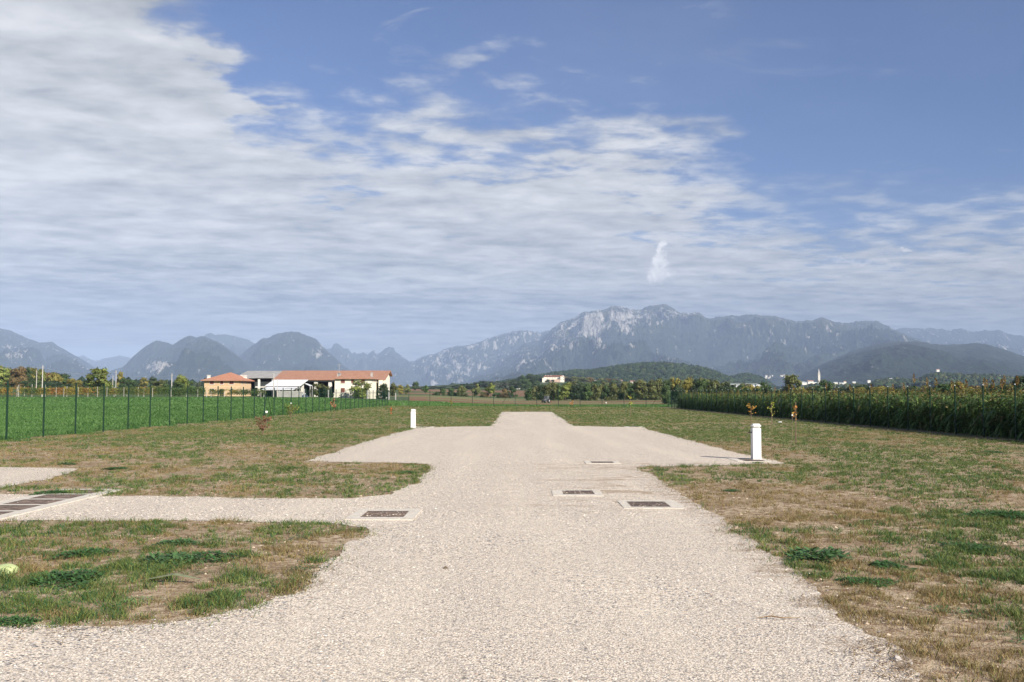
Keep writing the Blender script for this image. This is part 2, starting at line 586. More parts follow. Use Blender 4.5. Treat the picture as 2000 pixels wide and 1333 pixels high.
# ---- gravel lanes and pitches
PATH_PX = [(980, 805), (1078, 805), (1096, 817), (1120, 832.5), (1180, 834), (1250, 835), (1330, 856), (1420, 880), (1536, 906), (1440, 909), (1340, 911),
           (1246, 913), (1285, 935), (1335, 968), (1385, 1000), (1440, 1040), (1500, 1082), (1560, 1128), (1620, 1183), (1700, 1250), (1800, 1325), (1880, 1390), (1960, 1460)]
PATH_PX_L = [(0, 1217), (60, 1222), (130, 1226), (220, 1226), (300, 1222), (390, 1210), (480, 1190), (550, 1163), (600, 1140), (645, 1100), (690, 1062), (716, 1036),
             (660, 1024), (560, 1021), (400, 1018), (250, 1017), (100, 1017), (0, 1018), (-330, 1018), (-330, 966), (0, 966), (80, 968), (260, 970), (500, 973), (690, 974), (760, 966),
             (810, 945), (838, 922), (846, 908), (800, 905), (700, 904), (593, 902), (640, 888), (700, 868), (760, 850), (812, 837), (880, 834), (958, 833), (968, 822)]


def poly_world(pxs, extra_a=(), extra_b=()):
    P = [gp(*p) for p in pxs]
    return P


def smooth_poly(P, step=0.07, amp=0.11, seed=3, keep=()):
    out = []
    n = len(P)
    for i in range(n):
        a, b = P[i], P[(i + 1) % n]
        L = (b - a).length
        dist = (a.y + b.y) / 2
        st = max(step, dist * 0.012)
        m = max(1, int(L / st))
        if max(abs(a.x), abs(b.x)) > 25 or min(a.y, b.y) < 1: m = 1
        t = np.arange(m) / m
        nx, ny = -(b.y - a.y) / max(L, 1e-6), (b.x - a.x) / max(L, 1e-6)
        for tt in t:
            x = a.x + (b.x - a.x) * tt; y = a.y + (b.y - a.y) * tt
            w = (float(fbm(x * 1.7, y * 1.7, seed, 5, .72)) - .5) * 2 * amp * (1 if m > 1 else 0)
            x += nx * w * 2; y += ny * w * 2
            out.append(Vector((x, y, -CSL * max(-40, min(40, x)))))
    return out


def sheet(name, P, z, m, label):
    tri = tessellate_polygon([[Vector((p.x, p.y, 0)) for p in P]])
    V = np.array([(p.x, p.y, p.z + z) for p in P])
    F = np.array(tri)
    nrm = np.cross(V[F[:, 1]] - V[F[:, 0]], V[F[:, 2]] - V[F[:, 0]])[:, 2]
    F[nrm < 0] = F[nrm < 0][:, ::-1]
    o = link_mesh(name, fast_mesh(name, V, F), m)
    tag(o, label, kind='structure')
    return o


def gravel_mat():
    m = bpy.data.materials.new('pale_gravel'); m.use_nodes = True
    k = NT(m.node_tree); b = k.n['Principled BSDF']
    b.inputs['Roughness'].default_value = 0.9; b.inputs['Specular IOR Level'].default_value = 0.2
    p = k.node('ShaderNodeNewGeometry').outputs['Position']
    big = k.noise(p, 0.35, 4, 0.55)

    def cells(scale):
        v = k.node('ShaderNodeTexVoronoi'); v.feature = 'F1'
        wp = k.node('ShaderNodeVectorMath', operation='ADD')
        k.put(wp.inputs[0], p)
        sc = k.node('ShaderNodeVectorMath', operation='SCALE'); k.put(sc.inputs[0], k.noise(p, scale * .6, 2, .5, out=1)); sc.inputs['Scale'].default_value = 0.5 / scale
        k.put(wp.inputs[1], sc.outputs[0])
        k.put(v.inputs['Vector'], wp.outputs[0]); v.inputs['Scale'].default_value = scale
        s = k.node('ShaderNodeSeparateColor'); k.l.new(v.outputs['Color'], s.inputs[0])
        r = k.node('ShaderNodeValToRGB'); k.l.new(s.outputs[0], r.inputs[0])
        e = r.color_ramp.elements
        cols = [(0, (.11, .105, .11)), (.09, (.28, .265, .26)), (.21, (.52, .47, .42)), (.34, (.68, .585, .47)), (.58, (.76, .66, .53)), (.80, (.82, .73, .61)), (.93, (.88, .83, .75)), (.985, (.58, .36, .24))]
        e[0].position = 0; e[0].color = (*cols[0][1], 1)
        e[1].position = 1; e[1].color = (*cols[-1][1], 1)
        for ps, c in cols[1:]:
            x = e.new(ps); x.color = (*c, 1)
        r.color_ramp.interpolation = 'CONSTANT'
        return r.outputs[0], v.outputs['Distance']
    c1, d1 = cells(66.0); c2, d2 = cells(112.0)
    f = k.ss(big, 0.40, 0.58)
    c = k.mix(f, c2, c1)
    d = k.math('ADD', k.math('MULTIPLY', d1, 1.0), k.math('MULTIPLY', d2, 0.5))
    gap = k.ss(d1, 0.42, 0.62, 1.0, 0.60)
    c = k.mix(1.0, c, (1.16, 1.13, 1.09), 'MULTIPLY')
    vm = k.node('ShaderNodeVectorMath', operation='SCALE'); k.put(vm.inputs[0], c); k.put(vm.inputs['Scale'], gap)
    c = vm.outputs[0]
    # fine pale dust, thicker along the wheel tracks
    tr = k.noise(k.vscale(p, (1.1, 0.10, 1)), 1.0, 4, 0.5)
    c = k.mix(k.ss(tr, 0.38, 0.75, 0.0, 0.30), c, (0.78, 0.67, 0.52))
    # straw and soil washed in from the right-hand verge and across the wash-outs
    sx = k.node('ShaderNodeSeparateXYZ'); k.put(sx.inputs[0], p)
    wash = k.noise(k.vscale(p, (0.55, 1.5, 1), rot=(0, 0, 0.16)), 1.9, 7, 0.72, 1.2)
    yy = k.math('MULTIPLY', k.ss(sx.outputs[1], 12.5, 14.5), k.ss(sx.outputs[1], 24.5, 22.5, 0.0, 1.0))
    xx = k.ss(k.math('SUBTRACT', sx.outputs[0], k.math('MULTIPLY', k.math('SUBTRACT', 22.0, sx.outputs[1]), -0.05)), -0.8, 2.2)
    side = k.ss(k.math('ADD', k.math('SUBTRACT', sx.outputs[0], k.math('MULTIPLY', sx.outputs[1], 0.04)), k.math('MULTIPLY', wash, 0.9)), 2.15, 2.75)
    wm = k.math('MULTIPLY', k.math('MAXIMUM', k.math('MULTIPLY', yy, xx), k.math('MULTIPLY', side, k.ss(sx.outputs[1], 17.5, 16.5, 0.0, 1.0))), k.ss(wash, 0.50, 0.60))
    c = k.mix(k.math('MULTIPLY', wm, 0.75), c, (0.33, 0.235, 0.15))
    k.l.new(c, b.inputs['Base Color'])
    bp = k.node('ShaderNodeBump'); bp.inputs['Strength'].default_value = 0.6; bp.inputs['Distance'].default_value = 0.006
    k.put(bp.inputs['Height'], k.math('SUBTRACT', 1.0, d))
    k.l.new(bp.outputs[0], b.inputs['Normal'])
    return m


GRAVEL = gravel_mat()
P1 = [gp(*p) for p in PATH_PX]
P1 += [Vector((3.2, 1.0, 0)), Vector((3.0, -9, 0)), Vector((-16, -9, 0)), Vector((-16, gp(0, 1217).y - .2, 0))]
P1 += [gp(*p) for p in PATH_PX_L]
PATH = smooth_poly(P1)
sheet('gravel_path', PATH, 0.006, GRAVEL, 'pale gravel lane widening into pitches on both sides')
P2 = [gp(*p) for p in [(0, 913), (150, 916), (128, 926), (90, 938), (40, 946), (0, 953), (-300, 990), (-330, 985), (-420, 913)]]
PADL = smooth_poly(P2, seed=8)
sheet('gravel_pitch', PADL, 0.006, GRAVEL, 'small gravel pitch reaching in from the left edge')


def inside(P, x, y):
    px = np.array([p.x for p in P]); py = np.array([p.y for p in P])
    r = np.zeros(len(x), bool)
    j = len(P) - 1
    for i in range(len(P)):
        c = ((py[i] > y) != (py[j] > y)) & (x < (px[j] - px[i]) * (y - py[i]) / (py[j] - py[i] + 1e-12) + px[i])
        r ^= c; j = i
    return r


# ------------------------------------------------------------------ grass on the plot
def green_amount(x, y):
    """0 = straw, 1 = green"""
    g = fbm(x * .42 + 3, y * .20 + 1, 21, 5, .58)
    g2 = fbm(x * 1.9, y * 1.1, 31, 4, .6)
    v = (g - .5) * 2.3 + (g2 - .5) * 2.6 + 0.50
    v += 0.36 * np.clip((y - 18) / 36, 0, 1)
    # right-hand green swathe, brown apron beside the lane
    v += 0.75 * np.exp(-((x - (3.3 + y * .22)) / 1.5) ** 2) * (y < 30) * (x > 3)
    v -= 0.55 * np.exp(-((x - (2.9 + y * .075)) / 1.4) ** 2) * (y < 22) * (x > 0)
    v -= 0.30 * ((x < -2) & (y > 19) & (y < 32))
    return np.clip(v, 0, 1)


def build_grass():
    zones = [(5.0, 9.5, 6500, .050, .0042), (9.5, 14, 3600, .050, .0052), (14, 24, 1500, .050, .0065), (24, 45, 640, .050, .009), (45, 80, 190, .052, .016), (80, 124, 70, .06, .028)]
    Vs = []; Fq = []; Ft = []; Cs = []; off = 0
    for (y0, y1, dens, hh, ww) in zones:
        xm = min(17.6, y1 * 0.62 + 1.5)
        n = int((y1 - y0) * 2 * xm * dens)
        nt = n // 11 + 1
        tx0 = RNG.uniform(-xm, xm, nt); ty0 = RNG.uniform(y0, y1, nt); tr = RNG.uniform(.010, .045, nt) * (1 + y0 / 40)
        ti = RNG.integers(0, nt, n); tph = RNG.uniform(0, 2 * np.pi, n); trr = np.abs(RNG.normal(0, 1, n))
        x = tx0[ti] + np.cos(tph) * trr * tr[ti]; y = ty0[ti] + np.sin(tph) * trr * tr[ti]
        trand = RNG.random(nt)[ti]
        keep = (np.abs(x) < y * .60 + 1.2)
        x, y, tph, trand = x[keep], y[keep], tph[keep], trand[keep]
        a = x - SITE * y
        keep = (a > -16.7) & (a < 18.2)
        x, y, tph, trand = x[keep], y[keep], tph[keep], trand[keep]
        # ragged edges: the test point is jittered so blades creep over the gravel
        tl = np.where(RNG.random(len(x)) < .12, 3.2, 1.0)
        jx = x + RNG.normal(0, 1, len(x)) * (.05 + .03 * (y / 30)) * tl; jy = y + RNG.normal(0, 1, len(x)) * (.05 + .06 * (y / 30)) * tl
        keep = ~(inside(PATH, jx, jy) | inside(PADL, jx, jy))
        x, y, tph, trand = x[keep], y[keep], tph[keep], trand[keep]
        tuft = fbm(x * 4.5, y * 4.5, 77, 3, .6)
        bare = fbm(x * .8 + 9, y * .5, 55, 4, .6)
        g = green_amount(x, y)
        p = np.clip((tuft - .34) * 4.4, 0.30, 1) * np.clip((bare - .30) * 5.0 + g * .5, .28, 1)
        if y0 >= 24: p = np.clip(p + .25, 0, 1)
        keep = (.35 * RNG.random(len(x)) + .65 * trand) < p
        x, y, g, tuft, tph, trand = x[keep], y[keep], g[keep], tuft[keep], tph[keep], trand[keep]
        n = len(x)
        isg = (.3 * RNG.random(n) + .7 * ((trand * 7.31) % 1.0)) < np.clip(g * 1.0, .06, .95)
        h = hh * RNG.uniform(.35, 1.35, n) * (0.55 + 2.2 * np.clip(tuft - .42, 0, .5)) * np.where(isg, 1.15, .85)
        longb = RNG.random(n) < .012
        h = np.where(longb, h * 2.2, h)
        w = ww * RNG.uniform(.6, 1.3, n) * np.where(isg, 1.15, .9)
        th = tph + RNG.normal(0, .5, n); lean = RNG.uniform(.3, 1.5, n) * h
        ct, stt = np.cos(th), np.sin(th)
        fa = RNG.uniform(0, 2 * np.pi, n); wx, wy = np.cos(fa) * w / 2, np.sin(fa) * w / 2
        z = -CSL * x
        base = np.stack([x, y, z - .004], -1)
        mid = np.stack([x + ct * lean * .4, y + stt * lean * .4, z + h * .62], -1)
        tip = np.stack([x + ct * lean, y + stt * lean, z + h * RNG.uniform(.7, 1.0, n)], -1)
        wv = np.stack([wx, wy, np.zeros(n)], -1)
        V = np.stack([base - wv, base + wv, mid + wv * .8, mid - wv * .8, tip], 1).reshape(-1, 3)
        i = off + np.arange(n) * 5
        Fq.append(np.stack([i, i + 1, i + 2, i + 3], -1)); Ft.append(np.stack([i + 3, i + 2, i + 4], -1))
        off += n * 5
        r = RNG.random((n, 1)); r2 = RNG.random((n, 1))
        green = np.array([.070, .112, .024]) * (1 - r) + np.array([.215, .250, .072]) * r
        blu = np.array([.035, .105, .040])
        green = np.where(r2 < .25, blu * (0.8 + .5 * r), green)
        straw = np.array([.150, .098, .042]) * (1 - r) + np.array([.40, .30, .140]) * r
        straw = np.where(r2 < .25, np.array([.21, .19, .07]) * (.7 + .6 * r), straw)
        c = np.where(isg[:, None], green, straw)
        Vs.append(V); Cs.append(np.repeat(c, 5, axis=0))
    # dry straw lying flat along the verges
    n = 500000
    y = 5 + RNG.random(n) ** 1.5 * 40; x = RNG.uniform(-1, 1, n) * (y * .58)
    k = inside(PATH, x, y) & ~inside(PATH, x + RNG.normal(0, .22, n), y + RNG.normal(0, .26, n))
    x, y = x[k], y[k]
    k = RNG.random(len(x)) < np.clip((fbm(x * 2.2, y * 2.2, 66, 3) - .38) * 5, 0, 1) * np.clip(.35 + .65 * (x > 0), 0, 1); x, y = x[k], y[k]
    n = len(x); th = RNG.uniform(0, 2 * np.pi, n); L = RNG.uniform(.015, .07, n); w = .0022 + y * .00022
    ct, stt = np.cos(th) * L, np.sin(th) * L; z = -CSL * x + .010 + RNG.random(n) * .012
    nx, ny = -np.sin(th) * w, np.cos(th) * w
    V = np.stack([np.stack([x - nx, y - ny, z], -1), np.stack([x + nx, y + ny, z], -1), np.stack([x + ct + nx * .5, y + stt + ny * .5, z + .006], -1), np.stack([x + ct - nx * .5, y + stt - ny * .5, z + .006], -1), np.stack([x + ct * 1.3, y + stt * 1.3, z + .002], -1)], 1).reshape(-1, 3)
    i = off + np.arange(n) * 5
    Fq.append(np.stack([i, i + 1, i + 2, i + 3], -1)); Ft.append(np.stack([i + 3, i + 2, i + 4], -1)); off += n * 5
    r = RNG.random((n, 1)); Vs.append(V); Cs.append(np.repeat(np.array([.19, .12, .06]) * (1 - r) + np.array([.42, .31, .18]) * r, 5, axis=0))
    V = np.concatenate(Vs); C = np.concatenate(Cs)
    me = fast_mesh('grass', V, [np.concatenate(Fq), np.concatenate(Ft)], C)
    o = link_mesh('grass', me, leaf_mat('grass_blade', trans=.25, rough=.6))
    tag(o, 'short patchy grass, half green and half dried straw, over stony soil', kind='stuff', cat='grass')


def octa_stones(pts, size, cols, name, label, flat=.6):
    n = len(pts)
    base = np.array([[1, 0, 0], [0, 1, 0], [-1, 0, 0], [0, -1, 0], [.0, 0, 1], [.6, .6, .55], [-.6, .6, .5], [-.6, -.6, .55], [.6, -.6, .5]], float)
    F0 = np.array([[0, 1, 5], [1, 2, 6], [2, 3, 7], [3, 0, 8], [5, 4, 8], [5, 1, 6], [6, 2, 7], [7, 3, 8], [8, 0, 5], [5, 6, 4], [6, 7, 4], [7, 8, 4]])
    a = RNG.uniform(0, 2 * np.pi, n); ca, sa = np.cos(a), np.sin(a)
    sx = size * RNG.uniform(.7, 1.3, n); sy = size * RNG.uniform(.5, 1.0, n); sz = size * RNG.uniform(.4, .9, n) * flat
    B = base[None] * (1 + RNG.uniform(-.22, .22, (n, 9, 3)))
    X = B[:, :, 0] * sx[:, None]; Yy = B[:, :, 1] * sy[:, None]; Z = B[:, :, 2] * sz[:, None]
    V = np.stack([X * ca[:, None] - Yy * sa[:, None] + pts[:, 0:1], X * sa[:, None] + Yy * ca[:, None] + pts[:, 1:2], Z + pts[:, 2:3]], -1).reshape(-1, 3)
    F = (F0[None] + (np.arange(n) * 9)[:, None, None]).reshape(-1, 3)
    me = fast_mesh(name, V, F, np.repeat(cols, 9, axis=0))
    o = link_mesh(name, me, mat('stone_chip', (.5, .5, .5), .85, .12, 60, attr=True))
    tag(o, label, kind='stuff', cat='gravel' if 'gravel' in name else 'stones')


def build_stones():
    # loose chips on the gravel
    Ps = []; Ss = []
    for (y0, y1, dens, s) in [(4.6, 8, 1900, .0052), (8, 13, 800, .0070), (13, 30, 240, .0095)]:
        xm = y1 * .58 + 1
        n = int((y1 - y0) * 2 * xm * dens)
        x = RNG.uniform(-xm, xm, n); y = RNG.uniform(y0, y1, n)
        k = (np.abs(x) < y * .57 + .6)
        x, y = x[k], y[k]
        k = inside(PATH, x + RNG.normal(0, .10, len(x)), y + RNG.normal(0, .14, len(x))); x, y = x[k], y[k]
        loose = fbm(x * .7, y * .5, 91, 3) + .35 * np.clip((-x - .5) / 3, 0, 1)
        k = RNG.random(len(x)) < np.clip((loose - .36) * 3.0, .12, 1) * np.clip((27 - y) / 14, 0, 1)
        x, y = x[k], y[k]
        Ps.append(np.stack([x, y, -CSL * x + .005], -1)); Ss.append(s * (0.55 + RNG.random(len(x)) ** 2.2 * 1.5))
    P = np.concatenate(Ps); S = np.concatenate(Ss)
    r = RNG.random(len(P))
    pal = np.array([(.20, .20, .21), (.36, .34, .32), (.58, .50, .41), (.67, .58, .47), (.73, .64, .53), (.78, .70, .60), (.82, .78, .71)])
    idx = np.searchsorted([.10, .22, .42, .64, .86, .97], r)
    octa_stones(P, S, pal[idx] * RNG.uniform(.85, 1.08, (len(P), 1)), 'gravel_chips', 'loose pale and grey stone chips lying on the gravel lane')
    # stones in the bare soil of the verges
    n = 24000
    y = 5 + RNG.random(n) ** 1.3 * 30; x = RNG.uniform(-1, 1, n) * (y * .58 + 1)
    k = ~inside(PATH, x, y) & ~inside(PADL, x, y) & (np.abs(x) < 16.5)
    x, y = x[k], y[k]
    k = RNG.random(len(x)) < np.clip((fbm(x * .8 + 9, y * .5, 12, 4) - .38) * 5, .05, 1); x, y = x[k], y[k]
    P = np.stack([x, y, -CSL * x + .0], -1)
    S = .006 + RNG.random(len(x)) ** 4 * .026
    cols = np.array([.46, .36, .26]) * RNG.uniform(.6, 1.45, (len(x), 1)) * np.array([1, 1, 1])
    octa_stones(P, S, cols, 'soil_stones', 'small tan stones scattered in the bare soil between grass tufts')


build_grass()
build_stones()


# ---- broad-leaved weeds: one mesh per clump
def weed_mesh(name, r, n, tall=.10, leaf=.05, seed=0, cols=((.04, .105, .03), (.10, .20, .06))):
    g = np.random.default_rng(seed)
    Vs = []; Fs = []; Cs = []
    for i in range(n):
        a = g.uniform(0, 2 * np.pi); d = r * math.sqrt(g.random())
        bx, by = math.cos(a) * d * (1 + .35 * math.sin(3 * a + seed)), math.sin(a) * d * .8 * (1 + .3 * math.cos(2 * a + seed))
        h = tall * (1 - (d / r) ** 2 * .6) * g.uniform(.3, 1)
        t = g.uniform(0, 2 * np.pi); L = leaf * g.uniform(.6, 1.4); w = L * g.uniform(.3, .5)
        up = g.uniform(-.2, .7)
        dx, dy = math.cos(t), math.sin(t)
        p0 = np.array([bx, by, h]); p2 = p0 + np.array([dx, dy, up]) * L
        m1 = p0 + np.array([dx, dy, up * 1.1]) * L * .5
        side = np.array([-dy, dx, g.uniform(-.3, .3)]) * w * .5
        k = len(Vs); Vs += [p0, m1 + side, p2, m1 - side]
        Fs.append((k, k + 1, k + 2, k + 3))
        f = g.random(); c = np.array(cols[0]) * (1 - f) + np.array(cols[1]) * f
        Cs += [c] * 4
    return fast_mesh(name, np.array(Vs), np.array(Fs), np.array(Cs))


def build_weeds():
    LM = leaf_mat('weed_leaf', trans=.25, rough=.5)
    protos = [weed_mesh('weed_clump', .20, 900, .055, .030, 1), weed_mesh('weed_clump', .24, 1200, .06, .032, 2), weed_mesh('weed_clump', .16, 600, .05, .028, 3),
              weed_mesh('weed_clump', .22, 700, .06, .042, 4, ((.06, .13, .045), (.12, .22, .08)))]
    for m in protos: m.materials.append(LM)
    named = [
        (820, 1110, None),
        (225, 917, 1.0, 'round dark green weed clump alone in straw grass near the small left gravel pitch'),
        (130, 908, 1.2, 'low dark green weed patch at the tip of the small left gravel pitch'),
        (1600, 1090, 1.5, 'large leafy green weed mat beside the lane edge at right'),
        (1735, 1108, 1.0, 'smaller leafy weed to the right of the large weed mat'),
        (1690, 1140, .9, 'spiky green weed in front of the two leafy weed mats'),
        (1480, 905, .8, 'bright green weed growing at the foot of the nearer water post'),
        (345, 1063, .9, 'dark rosette weed in the nearest left grass island'),
        (165, 1085, 1.3, 'wide blue-green weed patch at the left of the nearest grass island'),
        (130, 1135, 1.4, 'grassy green clump below the yellow-green disc'),
        (410, 1092, 1.6, 'long dark green weed band in the middle of the nearest grass island'),
        (330, 1098, 1.3, 'dense green weed joined to the long weed band'),
        (25, 1218, .9, 'pale broad-leaved seedling on the gravel edge at the bottom left'),
        (100, 965, 1.1, 'flat green weed touching the back of the row of drain grates'),
        (795, 925, 1.3, 'light green tuft at the tip of the middle grass tongue'),
        (570, 915, .7, 'small green weed on the middle grass tongue'),
        (1900, 1075, 1.4, 'broad dark weed patch toward the right edge'),
        (1955, 1010, 1.6, 'wide bluish green weed spread at the right edge'),
        (1430, 960, .9, 'small green rosette in the brown grass right of the grates'),
        (1940, 885, 1.2, 'dark low weed near the right edge below the crop'),
    ]
    for i, e in enumerate(named):
        if len(e) == 3: continue
        px, py, s, lab = e
        p = gp(px, py)
        o = bpy.data.objects.new('weed_clump', protos[i % 4]); COL.objects.link(o)
        o.location = (p.x, p.y, p.z - .005); o.rotation_euler = (0, 0, i * 1.3); o.scale = (s * 1.1, s, s * .8)
        tag(o, lab, 'weed', 'weed clumps in the grass')
    # the rest of the small weeds: ground cover
    g = np.random.default_rng(5)
    V0 = []; F0 = []; C0 = []; off = 0
    src = []
    for m in protos[:3]:
        v = np.empty(len(m.vertices) * 3, np.float32); m.vertices.foreach_get('co', v); v = v.reshape(-1, 3)
        f = np.arange(len(v)).reshape(-1, 4)
        c = np.empty(len(v) * 4, np.float32); m.color_attributes['col'].data.foreach_get('color', c); c = c.reshape(-1, 4)[:, :3]
        src.append((v[:640], f[:160], c[:640]))
    N = 0
    while N < 420:
        y = 6 + g.random() ** 1.6 * 55; x = g.uniform(-1, 1) * (y * .56)
        if abs(x) > 16: continue
        xa, ya = np.array([x]), np.array([y])
        if inside(PATH, xa, ya)[0] or inside(PADL, xa, ya)[0]: continue
        if g.random() > green_amount(xa, ya)[0] * 1.2 + .08: continue
        v, f, c = src[N % 3]
        s = g.uniform(.25, .9); a = g.uniform(0, 6.28)
        w = v * s * np.array([1, 1, .7])
        w = np.stack([w[:, 0] * math.cos(a) - w[:, 1] * math.sin(a) + x, w[:, 0] * math.sin(a) + w[:, 1] * math.cos(a) + y, w[:, 2] - CSL * x], -1)
        V0.append(w); F0.append(f + off); C0.append(c * g.uniform(.8, 1.5)); off += len(v); N += 1
    me = fast_mesh('ground_weeds', np.concatenate(V0), np.concatenate(F0), np.concatenate(C0))
    tag(link_mesh('ground_weeds', me, LM), 'small green weeds spread thinly through the grass', kind='stuff', cat='weeds')


build_weeds()


# ---- crop beyond the left fence: real short leaves
def build_crop():
    Vs = []; Cs = []
    for (y0, y1, dens, h, w) in [(24, 45, 260, .11, .018), (45, 80, 80, .12, .036), (80, 150, 18, .13, .09), (150, 235, 4.0, .15, .2)]:
        xl, xr = -y1 * .60, y1 * .3
        n = int((y1 - y0) * (xr - xl) * dens)
        x = RNG.uniform(xl, xr, n); y = RNG.uniform(y0, y1, n)
        a = x - SITE * y
        k = ((a < -17.0) & (y < 231) & (x > -y * .60)) | ((y > 124) & (a > -17) & (y < 205) & (x < y * .16))
        x, y = x[k], y[k]; n = len(x)
        den = fbm(x * .5, y * .25, 44, 4, .6)
        k = RNG.random(n) < np.clip(.55 + (den - .4) * 2, .2, 1); x, y, den = x[k], y[k], den[k]; n = len(x)
        z = T(x, y)
        th = RNG.uniform(0, 2 * np.pi, n); hh = h * RNG.uniform(.4, 1.2, n) * (.6 + den); ww = w * RNG.uniform(.6, 1.3, n)
        cx, sx = np.cos(th) * ww, np.sin(th) * ww
        lean = RNG.uniform(-1, 1, (2, n)) * hh * .6
        V = np.stack([np.stack([x - cx / 2, y - sx / 2, z], -1), np.stack([x + cx / 2, y + sx / 2, z], -1),
                      np.stack([x + cx / 2 + lean[0], y + sx / 2 + lean[1], z + hh], -1), np.stack([x - cx / 2 + lean[0], y - sx / 2 + lean[1], z + hh * .8], -1)], 1).reshape(-1, 3)
        r = RNG.random((n, 1))
        c = (np.array([.050, .125, .024]) * (1 - r) + np.array([.145, .250, .075]) * r) * (.75 + .5 * fbm(x * .12, y * .07, 61, 4, .6))[:, None]
        Vs.append(V); Cs.append(np.repeat(c, 4, axis=0))
    V = np.concatenate(Vs)
    me = fast_mesh('green_crop', V, np.arange(len(V)).reshape(-1, 4), np.concatenate(Cs))
    tag(link_mesh('green_crop', me, leaf_mat('crop_leaf', trans=.3)), 'dense low bright green crop filling the field behind the fence', kind='stuff', cat='crop')


build_crop()


# ------------------------------------------------------------------ sorghum field at the right
def plant_mesh(seed, H=1.8, head=True, nleaf=10):
    g = np.random.default_rng(seed)
    V = []; F = []; C = []

    def quadstrip(pts, wid, side, col):
        k = len(V)
        for p, w in zip(pts, wid):
            V.append(p - side * w); V.append(p + side * w); C.append(col); C.append(col)
        for i in range(len(pts) - 1):
            F.append((k + 2 * i, k + 2 * i + 1, k + 2 * i + 3, k + 2 * i + 2))
    stem = np.array([.11, .15, .05])
    for s in ((1, 0, 0), (0, 1, 0)):
        quadstrip([np.array([0, 0, 0.]), np.array([0, 0, H * .9])], [.013, .007], np.array(s, float), stem)
    for i in range(nleaf):
        z = H * (.08 + .84 * i / nleaf) * g.uniform(.92, 1.06)
        t = g.uniform(0, 2 * np.pi)
        L = g.uniform(.35, .75) * (1.0 if i < nleaf - 2 else .6)
        d = np.array([math.cos(t), math.sin(t), 0]); side = np.array([-d[1], d[0], 0.15])
        rise = g.uniform(.15, .42); drop = g.uniform(.15, .75)
        pts = [np.array([0, 0, z]) + d * L * q + np.array([0, 0, rise * L * 2.0 * q - drop * L * 2.0 * q * q]) for q in (0, .35, .7, 1)]
        f = g.random(); c = np.array([.055, .115, .022]) * (1 - f) + np.array([.19, .26, .075]) * f
        if g.random() < .10: c = np.array([.22, .18, .075])
        wd = g.uniform(.028, .050)
        quadstrip(pts, [wd * .6, wd, wd * .75, .004], side, c)
    if head:
        hz = H * .90; hh = g.uniform(.20, .30)
        col = np.array([.19, .155, .045]) * g.uniform(.5, 1.25)
        for i in range(22):
            a = g.uniform(0, 2 * np.pi); q = i / 22
            rr = .035 * math.sin(math.pi * min(.95, q * .9 + .12)) + .01
            p = np.array([math.cos(a) * rr, math.sin(a) * rr, hz + q * hh]); s = g.uniform(.018, .03)
            k = len(V); d1 = g.normal(0, 1, 3); d1 /= np.linalg.norm(d1); d2 = np.cross(d1, g.normal(0, 1, 3)); d2 /= np.linalg.norm(d2)
            V.extend([p - d1 * s, p - d2 * s, p + d1 * s, p + d2 * s]); C.extend([col * g.uniform(.8, 1.25)] * 4)
            F.append((k, k + 1, k + 2, k + 3))
    return np.array(V), np.array(F), np.array(C)


